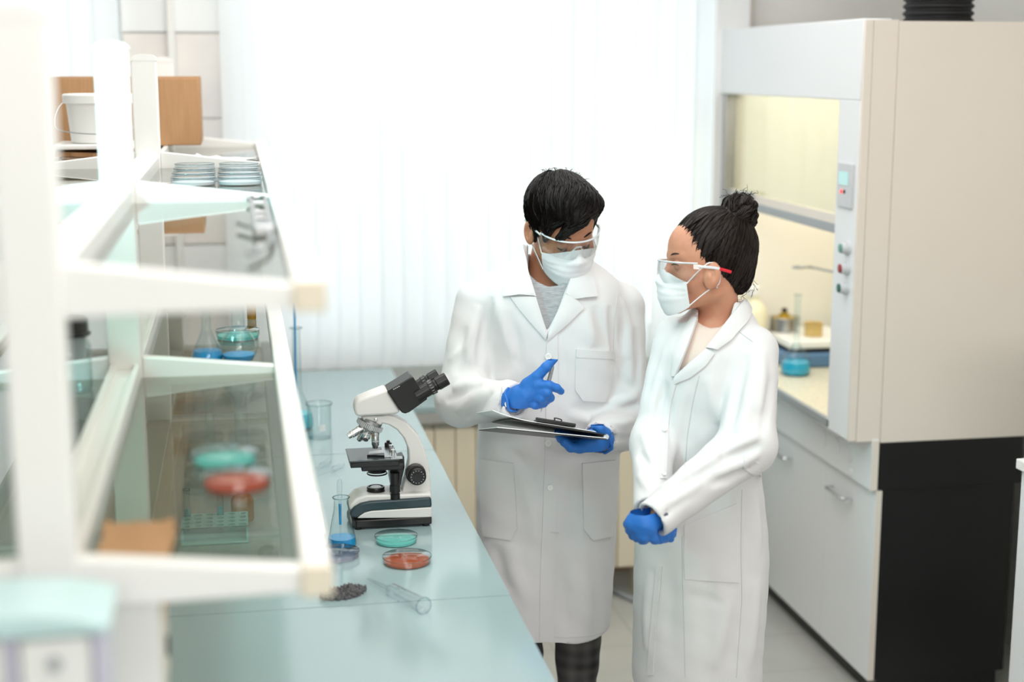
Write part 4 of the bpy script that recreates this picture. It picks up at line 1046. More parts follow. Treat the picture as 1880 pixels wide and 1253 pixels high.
def goggles(parent, B, c, tip_mat, z0=.004, tips='clear', back=0.0):
    W = lambda q: c + B @ np.asarray(q, float)
    def curve(a): return (.083 * math.sin(a), .030 + .094 * math.cos(a))
    A_, B_k = _lens(curve, W, z0); gg = obj('safety_glasses', MB().grid(A_, off=B_k), M['goggle'], parent, smooth=60)
    top = [W((*curve(a), z0 + .026 + .002 * math.cos(2 * a))) for a in np.linspace(-1.35, 1.35, 30)]
    obj('brow_bar', MB().tube(top, .0019, 8, flat=1.3), M['gogframe'], gg)
    for s in (1, -1):
        x, y = curve(s * 1.35)
        arm = [W((x, y, z0 + .018)), W((s * .084, .02 + back * .6, z0 + .016)), W((s * .083, -.02 + back, z0 + .012)), W((s * .080, -.055 + back, z0 + .002))]
        a = catmull(arm, 6)
        obj('temple', MB().tube(a[:14],   .0032, 8, flat=.45, up=B[:, 0]), M['gogframe'], gg)
        obj('temple_tip', MB().tube(a[13:],   .0036, 8, flat=.5, up=B[:, 0]), tip_mat, gg, label='red temple tip' if tips == 'red' else None)
    obj('nose_pad', MB().tube([W((.012, .104, z0 - .008)), W((.006, .112, z0 + .006)), W((-.006, .112, z0 + .006)), W((-.012, .104, z0 - .008))], .0022, 6), M['gogframe'], gg)
    return gg
def _lens(curve, W, z0):
    A = []; Bk = []
    for a in np.linspace(-1.4, 1.4, 41):
        x, y = curve(a); s = abs(a) / 1.4; r1 = []; r2 = []
        lo = z0 - .024 + .012 * s ** 3 + .016 * max(0, 1 - (abs(a) / .16) ** 2); hi = z0 + .027 - .006 * s ** 4
        for v in np.linspace(0, 1, 7):
            z = lo * (1 - v) + hi * v; k = 1 + .02 * math.sin(math.pi * v)
            r1.append(W((x * k, y * k, z))); r2.append(W((x * k * .985, (y - .03) * k * .985 + .03, z)))
        A.append(r1); Bk.append(r2)
    return A, Bk
def locks(mb, f, seeds, flow, L, r, n=9, lift=.002, seg=5, rs=None, tipl=0.0, keep=None, jit=.12):
    """tapered hair locks that follow a surface"""
    rs = rs or random.Random(1)
    P = np.array(seeds, float)
    for _ in range(3):
        d, g = grad(f, P, .002); P = P - d[:, None] * g
    path = [P.copy()]; Ls = np.array([L * rs.uniform(.6, 1.15) for _ in P]); nz = np.array([[rs.gauss(0, 1) for _ in range(3)] for _ in P])
    for k in range(n - 1):
        d, g = grad(f, P, .002); v = flow(P); v = v / (np.linalg.norm(v, axis=1)[:, None] + 1e-9) + nz * jit
        v = v - g * np.einsum('ij,ij->i', v, g)[:, None]; v /= np.linalg.norm(v, axis=1)[:, None] + 1e-9
        P = P + v * (Ls / (n - 1))[:, None]
        d, g = grad(f, P, .002); s = k / (n - 2)
        P = P - g * np.clip(d - tipl * s * s, -.01, .01)[:, None]; path.append(P.copy())
    path = np.array(path)
    for i in range(len(seeds)):
        pts = []; rad = []; li = lift * rs.uniform(.2, 1.3)
        _, g = grad(f, path[:, i], .002)
        for k in range(n):
            if keep is not None and k > 2 and not keep(path[k, i]): break
            s = k / (n - 1); pts.append(path[k, i] + g[k] * li * math.sin(math.pi * min(1, .15 + s))); rad.append(r * (0.35 + .65 * math.sin(math.pi * (.1 + .75 * s))) * (1 - .75 * s ** 3))
        if len(rad) < n: rad[-1] *= .3
        mb.tube(pts, rad, seg, flat=.5)
def sphere_seeds(c, r, n, B, rs, keep):
    out = []
    while len(out) < n:
        v = np.array([rs.gauss(0, 1) for _ in range(3)]); v /= np.linalg.norm(v); q = np.asarray(c) + v * np.asarray(r)
        if keep(q): out.append(q)
    return out
def button(parent, f, pix, r=.0085):
    P = onto(f, [pix])[0]; _, g = grad(f, P[None], .006); n = g[0]
    b = MB().lathe([(r, 0), (r, .002), (r * .85, .003), (r * .6, .0022), (0, .0022)], P + n * .003, n, 20)
    o = obj('button', b, M['plastic_white'], parent)
    d = Vector(n); u = d.orthogonal().normalized(); w_ = d.cross(u); h = MB()
    for a, b2 in ((1, 1), (1, -1), (-1, 1), (-1, -1)): h.lathe([(.0009, 0), (.0009, .0004)], Vector(P + n * .0052) + u * a * r * .22 + w_ * b2 * r * .22, d, 6)
    obj('button_holes', h, M['lgrey'], o)
# ================================================================ the man
MYc = 3.72
foot = at(1010, 900, Y=MYc)
man = thing('person', 'person in a white coat looking down at a clipboard, holding a pen', 'person', (foot[0], MYc, 0))
R1 = px_rows([(1240, 890, 1112, .130), (1183, 890, 1113, .130), (1100, 884, 1120, .132), (1000, 879, 1128, .135), (900, 876, 1132, .136), (850, 876, 1133, .137),
              (780, 880, 1136, .139), (700, 882, 1137, .142), (620, 876, 1140, .142), (575, 868, 1144, .136), (545, 866, 1142, .126), (520, 880, 1131, .112), (500, 905, 1112, .096), (484, 935, 1090, .080), (466, 958, 1072, .066), (448, 968, 1062, .058)], MYc)
HEM = float(at(1050, 1181, Y=MYc - .13)[2])
sR, eR, wR = J(884, 560, 3.73), J(848, 735, 3.66), J(946, 737, 3.475)
sL, eL, wL = J(1136, 565, 3.73), J(1143, 778, 3.655), J(1100, 806, 3.50)
def m_torso(P): return s_loft(P, R1, 2.4)
def sleeve(P, s, e, w, rs_, re, rw):
    up = s_cap(P, s, e, rs_, re); fo = s_cap(P, e, w, re, rw)
    return up, fo
def m_arm(P, s, e, w, r0, r1, r2):
    up, fo = sleeve(P, s, e, w, r0, r1, r2); d = smin(up, fo, .03)
    ax = (w - e) / np.linalg.norm(w - e); pl = (P - w) @ ax
    d = smax(d, pl - .004, .003)
    bore = np.maximum(s_cap(P, e, w + ax * .05, r1 - .012, r2 - .013), -(pl + .016))
    return smax(d, -bore, .003)
def m_base(P):
    d = m_torso(P)
    d = smin(d, m_arm(P, sR, eR, wR, .070, .064, .044), .022)
    return smin(d, m_arm(P, sL, eL, wL, .068, .066, .043), .022)
mf = Folds()
for pix, amp, w_ in (
        # right sleeve (left in the picture)
        ([(880, 560), (868, 610), (862, 670)], .007, .013), ([(905, 545), (893, 590), (882, 640), (880, 680)], -.011, .010), ([(858, 600), (846, 650), (838, 690)], -.005, .012),
        ([(882, 690), (862, 702), (830, 716)], .009, .011), ([(885, 706), (860, 716), (818, 738)], -.009, .009), ([(895, 712), (868, 734), (838, 760)], .008, .011),
        ([(905, 720), (884, 744), (858, 772)], -.008, .009), ([(918, 716), (905, 735), (885, 765)], .006, .009), ([(934, 712), (920, 740), (905, 768)], -.005, .008), ([(820, 690), (806, 715), (804, 745)], .006, .012),
        ([(872, 600), (850, 640), (822, 665)], .005, .012),
        # left sleeve (right in the picture)
        ([(1140, 545), (1152, 600), (1156, 660)], .006, .013), ([(1120, 560), (1126, 620), (1130, 690)], -.010, .010), ([(1165, 600), (1172, 660), (1168, 720)], -.005, .012),
        ([(1118, 745), (1140, 738), (1172, 728)], .009, .011), ([(1115, 757), (1140, 752), (1172, 742)], -.009, .009), ([(1112, 772), (1135, 780), (1165, 772)], .006, .010), ([(1120, 800), (1140, 806), (1160, 806)], -.005, .009),
        ([(1130, 680), (1150, 705), (1172, 712)], -.005, .010),
        # body
        ([(912, 545), (925, 600), (945, 660)], .005, .016), ([(930, 570), (945, 620), (955, 680)], -.005, .014), ([(900, 690), (930, 700), (960, 720)], .004, .014),
        ([(1090, 560), (1105, 600), (1118, 640)], -.006, .013), ([(1075, 570), (1085, 610), (1090, 640)], .004, .014), ([(1050, 745), (1080, 752), (1110, 745)], -.005, .012), ([(1040, 760), (1070, 770), (1095, 768)], .004, .012),
        ([(1040, 1000), (1062, 1080), (1085, 1170)], .006, .020), ([(1022, 1030), (1032, 1100), (1045, 1175)], -.006, .016), ([(1080, 1010), (1098, 1080), (1104, 1160)], -.005, .018),
        ([(940, 1000), (950, 1060), (975, 1120)], .006, .020), ([(910, 1000), (920, 1060), (935, 1090)], -.006, .018), ([(955, 870), (975, 930), (985, 1000)], .004, .018), ([(930, 820), (960, 850), (985, 900)], -.004, .016), ([(1055, 850), (1050, 920), (1056, 1000)], -.004, .016)):
    mf.add(m_base, pix, amp, w_)
def m_fold0(P):
    z = P[:, 2]; lowk = np.clip((1.0 - z) / .5, 0, 1)
    return .0035 * lowk * np.sin(P[:, 0] * 46 + 1.5 * np.sin(z * 5)) + .0012 * np.sin(P[:, 0] * 70 + P[:, 2] * 48) * np.sin(P[:, 2] * 36 - P[:, 0] * 22)
MV = [(962, 430), (965, 470), (970, 500), (985, 548), (1004, 609), (1022, 575), (1044, 517), (1050, 500), (1064, 430)]
def m_closed(P): return m_base(P) - mf(P) - m_fold0(P)
def m_coat(P):
    d = m_closed(P)
    v = np.maximum(cut(P, MV), P[:, 1] - (MYc + .0))
    nk = s_cap(P, J(1012, 505, MYc + .02), J(1012, 400, MYc + .03), .066, .07)
    d = smax(d, -v, .004); d = smax(d, -nk, .006)
    cav = np.maximum(m_closed(P) + .017, P[:, 2] - (HEM + .22))
    d = smax(d, -cav, .004)
    return smax(d, HEM + .006 * np.sin(P[:, 0] * 20) - P[:, 2], .003)
b0 = np.array([foot[0] - .36, MYc - .34, HEM - .03]); b1 = np.array([foot[0] + .36, MYc + .22, 1.62])
mcoat = obj('lab_coat', sparse(m_coat, b0, b1, .0055), M['coat'], man, smooth=60, recalc=False)
# collar, lapels, placket, pockets
def panel(name, f, A, B, parent, off=.005, th=.008, nu=18, nv=9, bulge=0., m=None):
    return obj(name, patch(f, A, B, nu, nv, off, th, bulge=bulge), m or M['coat'], parent, smooth=50)
CB = lambda P: np.minimum(m_closed(P), s_cap(P, J(1012, 510, MYc + .02), J(1012, 430, MYc + .03), .062, .062))
panel('collar', CB, [(966, 451), (970, 500), (984, 548), (976, 541)], [(957, 456), (942, 484), (927, 530), (924, 546)], mcoat, .009, .010, bulge=.004)
panel('collar', CB, [(1050, 495), (1045, 517), (1037, 540), (1055, 550)], [(1082, 490), (1086, 508), (1092, 530), (1095, 546)], mcoat, .009, .010, bulge=.004)
panel('lapel', CB, [(983, 546), (990, 568), (997, 590), (1004, 610)], [(938, 547), (955, 570), (978, 598), (1001, 624)], mcoat, .006, .008, bulge=.003)
panel('lapel', CB, [(1037, 540), (1025, 568), (1014, 592), (1006, 611)], [(1056, 549), (1072, 566), (1045, 592), (1004, 628)], mcoat, .006, .008, bulge=.003)
panel('placket', m_closed, [(1003, 622), (1003, 700), (1002, 770), (1000, 850), (996, 950), (992, 1050), (990, 1178)], [(1023, 612), (1024, 700), (1024, 770), (1023, 850), (1020, 950), (1017, 1050), (1016, 1180)], mcoat, .0035, .006, 40, 6)
panel('pocket', m_closed, [(1057, 641), (1055, 690), (1055, 716), (1069, 735)], [(1127, 645), (1122, 690), (1117, 718), (1110, 738)], mcoat, .0055, .008)
panel('pocket_band', m_closed, [(1057, 641), (1057, 656)], [(1127, 645), (1126, 660)], mcoat, .0068, .006, 4, 10)
panel('pocket', m_closed, [(1068, 851), (1070, 920), (1071, 972), (1087, 992)], [(1128, 845), (1127, 920), (1126, 960), (1122, 985)], mcoat, .0055, .008)
panel('pocket', m_closed, [(882, 843), (884, 900), (886, 960), (890, 984)], [(943, 851), (947, 910), (950, 970), (938, 992)], mcoat, .0055, .008)
for q in ((1006, 655), (1006, 814), (1010, 895)): button(mcoat, lambda P: m_closed(P) - .002, q)
obj('buttonhole', seam(m_closed, [(1010, 977), (1026, 978)], .0009, .004, 8), M['lgrey'], mcoat)
for pix in ([(940, 690), (937, 735), (943, 768)], ): obj('cuff_stitch', seam(m_base, [(922, 712), (920, 735), (918, 760)], .0008, .001, 12), M['lgrey'], mcoat)
button(mcoat, m_base, (927, 744), .0065)
obj('hem_stitch', seam(m_closed, [(996, 1168), (1040, 1172), (1085, 1168), (1110, 1160)], .0008, .0003, 30), M['lgrey'], mcoat)
obj('sleeve_seam', seam(m_closed, [(1135, 535), (1128, 580), (1126, 640), (1124, 690)], .0010, .0002, 24), M['lgrey'], mcoat)
# head
mh = J(1030, 419, MYc - .03)
mfw = CAM_R * .37 + CAM_U * -.55 + CAM_F * -.75; mri = -(CAM_R * .88 + CAM_U * .14 + CAM_F * .33)
MBs = basis(mfw, mri); HS = .985
mloc = lambda P: ((P - mh) @ MBs) / HS
mW = lambda q: mh + MBs @ (np.asarray(q, float) * HS)
neckA, neckB = mW((0, -.022, -.055)), J(1012, 500, MYc + .035)
MLX = float(at(1059, 1215, Y=MYc)[0]) - foot[0]
def m_body(P):
    d = s_head(mloc(P)) * HS
    d = smin(d, s_cap(P, neckA, neckB, .056, .062), .02)
    tr = s_cap(P, J(945, 560, MYc + .03), J(1080, 560, MYc + .03), .062, .062); tr = smin(tr, s_cap(P, J(1010, 590, MYc + .02), J(1008, 850, MYc), .085, .10), .05)
    d = smin(d, tr, .03)
    for s, e, w in ((sR, eR, wR), (sL, eL, wL)):
        wq = w - (w - e) * .06; d = smin(d, s_cap(P, s, e, .046, .038), .03); d = smin(d, s_cap(P, e, wq, .038, .022), .02)
    for sx in (-.085, MLX):
        a = np.array([foot[0] + sx, MYc, .90]); k = np.array([foot[0] + sx, MYc - .01, .48]); an = np.array([foot[0] + sx, MYc + .02, .09])
        d = smin(d, s_cap(P, a, k, .075, .050), .03); d = smin(d, s_cap(P, k, an, .050, .036), .02); d = smin(d, s_cap(P, an, an + np.array([0, -.13, -.045]), .036, .030), .02)
    return d
mb_ = sparse(m_body, (foot[0] - .33, MYc - .32, -.01), (foot[0] + .37, MYc + .18, 1.86), .0035)
mbody = obj('body', mb_, M['skinm'], man, smooth=60, recalc=False)
# eyes cast down: lash lines, and brows
for s in (1, -1):
    e_ = [mW((s * .031 + x, .0975 - 5 * abs(x) ** 1.5 * 2.0, -.004 - .004 * math.cos(x / .017 * 1.4))) for x in np.linspace(-.015, .015, 9)]
    obj('eyelashes', MB().tube(e_, [.0006, .0012, .0015, .0016, .0017, .0016, .0015, .0012, .0006], 6), M['hair'], mbody)
    e_ = [mW((s * (.014 + .036 * t), .1005 - .020 * t * t - .002, .026 + .006 * math.sin(t * 2.4))) for t in np.linspace(0, 1, 9)]
    obj('eyebrow', MB().tube(e_, [.0015, .0028, .0034, .0035, .0034, .003, .0025, .0018, .0008], 6, flat=.6), M['hair'], mbody)
# shirt
R1s = [(z, x, y, rx - .018, ry - .018) for z, x, y, rx, ry in R1]
def m_shirt(P):
    d = s_loft(P, R1s, 2.4); d = smin(d, s_cap(P, neckB, J(1010, 540, MYc - .005), .066, .085), .03)
    d = smax(d, -np.maximum(cut(P, [(940, 380), (962, 470), (968, 500), (985, 517), (1006, 527), (1028, 524), (1046, 512), (1080, 470), (1090, 380)]), P[:, 1] - MYc - .03), .004)
    d = smax(d, -(s_cap(P, neckA, neckB + (neckB - neckA) * .15, .0575, .0635)), .004)
    return np.maximum(np.maximum(d, .95 - P[:, 2]), P[:, 2] - float(J(1010, 470, MYc)[2]))
obj('shirt', sparse(m_shirt, (foot[0] - .25, MYc - .2, .93), (foot[0] + .28, MYc + .2, 1.60), .006), M['tee'], man, smooth=60, recalc=False)
# trousers and shoes
def m_trou(P):
    d = None
    for sx in (-.085, .085):
        xa = foot[0] + sx; tx = float(at(1059, 1215, Y=MYc)[0]) if sx > 0 else xa
        a = np.array([xa, MYc, .92]); k = np.array([tx, MYc - .01, .46]); an = np.array([tx, MYc + .015, .075])
        e = smin(s_cap(P, a, k, .088, .056), s_cap(P, k, an, .056, .055), .03)
        d = e if d is None else smin(d, e, .03)
    w = .003 * np.sin(P[:, 2] * 62 + P[:, 0] * 60) * np.clip((.6 - P[:, 2]) / .2, 0, 1)
    return np.maximum(np.maximum(d + w, P[:, 2] - .98), .05 - P[:, 2])
mtr = obj('trousers', sparse(m_trou, (foot[0] - .20, MYc - .14, .03), (foot[0] + .22, MYc + .14, 1.01), .006), M['plaid'], man, smooth=60, recalc=False)
def shoes(parent, xs, y0, m, L=.13):
    for x in xs:
        def f(P, x=x):
            d = smin(s_cap(P, (x, y0 + .05, .045), (x, y0 - L, .030), .044, .036), s_cap(P, (x, y0 + .02, .06), (x, y0 + .02, .09), .045, .042), .02)
            return smax(d, -P[:, 2], .002)
        obj('shoe', sparse(f, (x - .07, y0 - L - .06, -.006), (x + .07, y0 + .13, .16), .006), m, parent, smooth=60, recalc=False)
M['shoe'] = mat('black_leather', (26, 25, 26), .45)
shoes(man, (foot[0] - .085, float(at(1059, 1215, Y=MYc)[0])), MYc, M['shoe'])
# hair
def m_hairf(P):
    Q = mloc(P); 
    d = s_ell(Q, (0, -.014, .050), (.089, .111, .095))
    d = smin(d, s_ell(Q, (-.004, .050, .098), (.066, .062, .050)), .03)
    d = smax(d, -(Q[:, 2] - (-.048 + .92 * (Q[:, 1] + .045)) + .012 * np.sin(Q[:, 0] * 60)), .012)
    # fringe sweeping down to the person's right
    fr = s_cap(Q, (-.052, .072, .104), (.000, .100, .082), .016, .015); fr = smin(fr, s_cap(Q, (.000, .099, .088), (.048, .094, .030), .018, .009), .02)
    fr = smin(fr, s_cap(Q, (.060, .060, .060), (.068, .055, .010), .020, .010), .02)
    d = smin(d, fr, .02)
    sb = s_cap(Q, (.074, .018, .03), (.077, .016, -.018), .010, .005); d = smin(d, sb, .012)
    sb = s_cap(Q, (-.074, .018, .03), (-.077, .016, -.018), .010, .005); d = smin(d, sb, .012)
    ang = np.arctan2(Q[:, 0] - .01, Q[:, 1] + .05)
    return (d + .0008 * np.sin(ang * 46 + Q[:, 2] * 60) * np.clip(np.hypot(Q[:, 0], Q[:, 1] + .05) / .05, 0, 1)) * HS
hb = sparse(m_hairf, mh - .2, mh + .2, .004)
rs = random.Random(11)
seeds = [mW(q) for q in sphere_seeds((0, 0, .05), (.09, .11, .095), 1900, None, rs, lambda q: q[2] - (-.03 + .92 * (q[1] + .045)) > .012 or (q[1] > .05 and q[2] > .07))]
crown = np.array((.005, -.085, .115))
def m_line(q): return .064 - .55 * (q[0] + .03) if q[0] > -.05 else .075
def m_keep(p):
    q = mloc(p[None])[0]
    return q[1] < .045 or q[2] > m_line(q) - .008
def m_flow(P):
    Q = mloc(P); v = Q - crown; v /= np.linalg.norm(v, axis=1)[:, None] + .02
    v[:, 0] += .35 + .5 * np.clip(Q[:, 1] / .08, 0, 1) * (Q[:, 0] > -.03); v[:, 1] += .30; v[:, 2] -= .25
    return v @ MBs.T
locks(hb, m_hairf, seeds, m_flow, .074, .0014, 10, .0030, 4, rs, .0035, m_keep, .10)
tips = [mW((rs.uniform(-.03, .055), .104 + rs.uniform(-.006, .004), rs.uniform(.05, .085))) for _ in range(160)]
locks(hb, m_hairf, tips, lambda P: np.tile(MBs @ np.array((.9, .05, -.62)), (len(P), 1)), .045, .0015, 8, .003, 4, rs, .003, m_keep)
for _ in range(46):                                # short stray hairs on the crown and nape
    a = rs.uniform(0, 6.28); q = np.array((.06 * math.cos(a), -.03 + .07 * math.sin(a), .145)); p = mW(q)
    d, g = grad(m_hairf, p[None], .002); p = p - d[0] * g[0]; v = g[0] * rs.uniform(.3, .6) + np.array([rs.gauss(0, .4), rs.gauss(0, .4), .1])
    hb.tube([p, p + v * .007, p + v * .012 + np.array([0, 0, -.002])], [.0011, .0009, .0003], 4)
obj('hair', hb, M['hair'], mbody, smooth=60, recalc=False)
# mask and safety glasses
mk_, mP = mask_patch(s_head, MBs * HS, mh)
mmask = obj('face_mask', mk_, M['mask'], man, smooth=50)
mWl = lambda q: mh + MBs @ (np.asarray(q, float) * HS)
nu_ = mP.shape[0]
for i, s in ((nu_ - 1, 1), (0, -1)):
    t_, b_2 = mP[i, 1], mP[i, -2]
    pts = [mWl(t_), mWl((s * .075, .022, -.004)), mWl((s * .0795, -.008, .020)), mWl((s * .0765, -.032, .010)), mWl((s * .0745, -.030, -.030)), mWl((s * .072, .000, -.050)), mWl(b_2)]
    obj('ear_loop', MB().tube(catmull(pts, 7), .0014, 6), M['mask'], mmask)
goggles(man, MBs * HS, mh, M['gogframe'], .002)
# ---------------------------------------------------------------- gloves
def glove(name, f, lo, hi, cuff=None, parent=None, cuff_r=.034):
    o = obj(name, sparse(f, lo, hi, .0022, blk=8), M['glove'], parent, smooth=60, recalc=False)
    if cuff is not None:
        c, d = cuff; d = Vector(d).normalized(); u = d.orthogonal().normalized(); w_ = d.cross(u); t_ = []
        rl = random.Random(2)
        for k in range(25):
            a = 2 * math.pi * k / 24; rr = cuff_r * (1 + .05 * math.sin(3 * a) + .03 * math.sin(7 * a + 1))
            t_.append(Vector(c) + u * math.cos(a) * rr + w_ * math.sin(a) * rr * .92 + d * .003 * math.sin(5 * a))
        obj('glove_cuff', MB().tube(t_, .0035, 8), M['glove'], o)
    return o
GY = 3.43
K = lambda x, y, dy=0.0: at(x, y, Y=GY + dy)
def g_right(P):
    d = s_cap(P, K(936, 733, .045), K(956, 731, .025), .027, .027)
    d = smin(d, s_cap(P, K(956, 724, .022), K(985, 706, .0), .024, .0165), .012)
    d = smin(d, s_cap(P, K(954, 735, .024), K(982, 732, .012), .023, .016), .012)
    d = smin(d, s_cap(P, K(966, 728, .004), K(986, 720, -.004), .018, .014), .012)
    th = s_poly(P, [K(968, 706, .012), K(986, 692, .0), K(1003, 674, -.006), K(1018, 659, -.008)], [.016, .0135, .0118, .0092])
    ix = s_poly(P, [K(986, 708, -.004), K(1008, 708, -.022), K(1022, 713, -.020), K(1030, 719, -.012)], [.0145, .0112, .0100, .0085])
    md = s_poly(P, [K(986, 718, -.002), K(1004, 722, -.024), K(1010, 731, -.014), K(1004, 737, .004)], [.0145, .0118, .0105, .0090])
    rg = s_poly(P, [K(982, 728, .002), K(995, 732, -.018), K(998, 741, -.006), K(992, 745, .010)], [.014, .0112, .0098, .0085])
    lt = s_poly(P, [K(974, 738, .010), K(983, 744, -.004), K(984, 749, .008), K(978, 748, .020)], [.0125, .0095, .0085, .0075])
    d = smin(d, th, .008)
    for e in (ix, md, rg, lt): d = smin(d, e, .0045)
    return d
gr_ = glove('glove', g_right, K(932, 765, -.06), K(1045, 645, .09), (K(941, 734, .040), K(941, 734, .040) - K(975, 724, .01)), man, .0325)
LY = 3.47
K2 = lambda x, y, dy=0.0: at(x, y, Y=LY + dy)
def g_left(P):
    d = s_cap(P, K2(1106, 808, .020), K2(1088, 816, .0), .030, .028)
    d = smin(d, s_cap(P, K2(1092, 812, .0), K2(1064, 820, -.02), .027, .019), .015)
    d = smin(d, s_cap(P, K2(1090, 806, .02), K2(1062, 808, .02), .024, .017), .015)
    for a in ([(1064, 822, -.028), (1048, 822, -.044), (1036, 812, -.046), (1028, 801, -.036)], [(1062, 819, -.010), (1043, 816, -.026), (1030, 806, -.028), (1023, 797, -.02)],
              [(1060, 813, .010), (1042, 810, -.004), (1030, 801, -.002), (1024, 795, .006)], [(1060, 808, .026), (1044, 804, .022), (1036, 798, .024), (1030, 793, .03)]):
        d = smin(d, s_poly(P, [K2(*q) for q in a], [.0145, .0118, .0105, .0088]), .005)
    th = s_poly(P, [K2(1106, 806, -.004), K2(1112, 796, -.02), K2(1102, 787, -.03), K2(1091, 783, -.03)], [.018, .0135, .0115, .009])
    d = smin(d, th, .008)
    return d
glove('glove', g_left, K2(1005, 850, -.10), K2(1150, 765, .09), (K2(1106, 809, .022), K2(1106, 809, .022) - K2(1080, 815, 0)), man, .034)
# pen
pa, pb = K(1015, 671, .006), K(993, 757, .002)
pn = thing('pen', 'slim silver and white pen held in the gloved hand over the clipboard', 'pen', pb)
d_ = pa - pb
obj('barrel', MB().tube([pb + d_ * t for t in (.10, .16, .5, .94, .985, 1)], [.0026, .0046, .0054, .0050, .0040, .0018], 14), mat('pen_silver', (176, 178, 174), .3, metal=.6), pn)
obj('nib', MB().tube([pb, pb + d_ * .04, pb + d_ * .10], [.0006, .0013, .0024], 12), M['steel'], pn)
obj('grip_ring', MB().lathe([(.0057, 0), (.0057, .006)], pb + d_ * .44, d_, 14), M['steel'], pn)
obj('pen_clip', MB().tube([pb + d_ * .97 + np.array([0, -.0055, 0]), pb + d_ * .72 + np.array([0, -.0060, 0])], .0012, 6), M['steel'], pn)
# clipboard folder, its near edge a little higher than the far edge
ca_, cb_ = at(937, 770, Y=3.355), at(1114, 798, Y=3.355)
ex = (cb_ - ca_); Lx = np.linalg.norm(ex); ex /= Lx
ey = np.array([0.05, 1.0, -.285]); ey -= ex * (ey @ ex); ey /= np.linalg.norm(ey); ez = np.cross(ex, ey)
cl_ = thing('clipboard', 'black clipboard folder with white papers and a black clip held by the man', 'clipboard', (ca_ + cb_) / 2)
def slab(o, l0, l1, w0, w1, z0, z1, ang=0.0):
    """box in the board's own frame, opened by ang about the spine at its right end"""
    m = MB(); vs = []
    for z in (z0, z1):
        for w in (w0, w1):
            for l in (l0, l1):
                s = Lx - l; vs.append(ca_ + ex * (Lx - s * math.cos(ang)) + ey * w + ez * (z - s * math.sin(ang)))
    return m.add(vs, [(0, 2, 3, 1), (4, 5, 7, 6), (0, 1, 5, 4), (2, 6, 7, 3), (0, 4, 6, 2), (1, 3, 7, 5)])
obj('board', slab(None, 0, Lx, 0, .205, -.003, 0), M['blackp'], cl_, bevel=.0008)
obj('cover', slab(None, -.03, Lx, -.004, .205, -.0105, -.0085, .055), M['paper'], cl_, bevel=.0005, label='white inside of the folded-back cover')
obj('cover_skin', slab(None, -.03, Lx, -.004, .205, -.0125, -.0105, .055), M['blackp'], cl_)
obj('spine', MB().tube([ca_ + ex * Lx + ez * -.006, ca_ + ex * Lx + ey * .205 + ez * -.006], .0065, 10), M['lgrey'], cl_)
pg = []
G = []; B_ = []
for i in range(14):
    r1 = []; r2 = []
    for j in range(6):
        l = -.045 + (Lx - .012) * i / 13 + .03 * (i / 13); cu = .0015 + .012 * max(0, 1 - i / 5) ** 2
        q = ca_ + ex * l + ey * (.004 + .195 * j / 5) + ez * cu; r1.append(q + ez * .002); r2.append(q)
    G.append(r1); B_.append(r2)
obj('paper_stack', MB().grid(G, off=B_), M['paper'], cl_)
def loc(l, w, z): return ca_ + ex * l + ey * w + ez * z
l0, l1 = Lx * .26, Lx * .67
obj('clip_plate', slab(None, l0, l1, -.002, .026, .0045, .0085), M['blackp'], cl_, bevel=.002)
obj('clip_roll', MB().tube([loc(l0, .004, .010), loc(l1, .004, .010)], .0042, 10), M['blackp'], cl_)
obj('clip_wire', MB().tube(catmull([loc(l0 + .02, .006, .011), loc(l0 + .045, .004, .014), loc((l0 + l1) / 2 - .005, .0, .019), loc((l0 + l1) / 2 + .012, .0, .0175), loc(l1 - .035, .004, .013), loc(l1 - .02, .006, .011)], 6), .0014, 8), M['steel'] if False else M['blackp'], cl_)
# ================================================================ the woman
WYc = 3.30
wf = at(1290, 900, Y=WYc)
wo = thing('person', 'person in a white coat with a dark hair bun and clasped gloved hands', 'person', (wf[0], WYc, 0))
R2 = px_rows([(1300, 1166, 1388, .150), (1215, 1165, 1391, .152), (1100, 1166, 1402, .155), (1020, 1169, 1405, .154), (950, 1178, 1400, .147), (880, 1190, 1392, .136), (820, 1197, 1388, .128),
              (760, 1199, 1388, .130), (700, 1203, 1388, .138), (650, 1212, 1388, .132), (618, 1226, 1390, .115), (598, 1242, 1388, .096), (580, 1262, 1380, .078), (562, 1280, 1366, .064), (545, 1288, 1356, .055)], WYc)
WHEM = .52
aS, aE, aW = J(1382, 645, 3.22), J(1372, 818, 3.10), J(1200, 953, 2.985)
cS, cE, cW = J(1240, 622, 3.36), J(1200, 815, 3.25), J(1196, 935, 3.07)
def w_torso(P): return s_loft(P, R2, 2.1)
def w_base(P):
    d = w_torso(P)
    d = smin(d, m_arm(P, cS, cE, cW, .052, .050, .040), .02)
    return smin(d, m_arm(P, aS, aE, aW, .060, .062, .043), .02)
wfo = Folds()
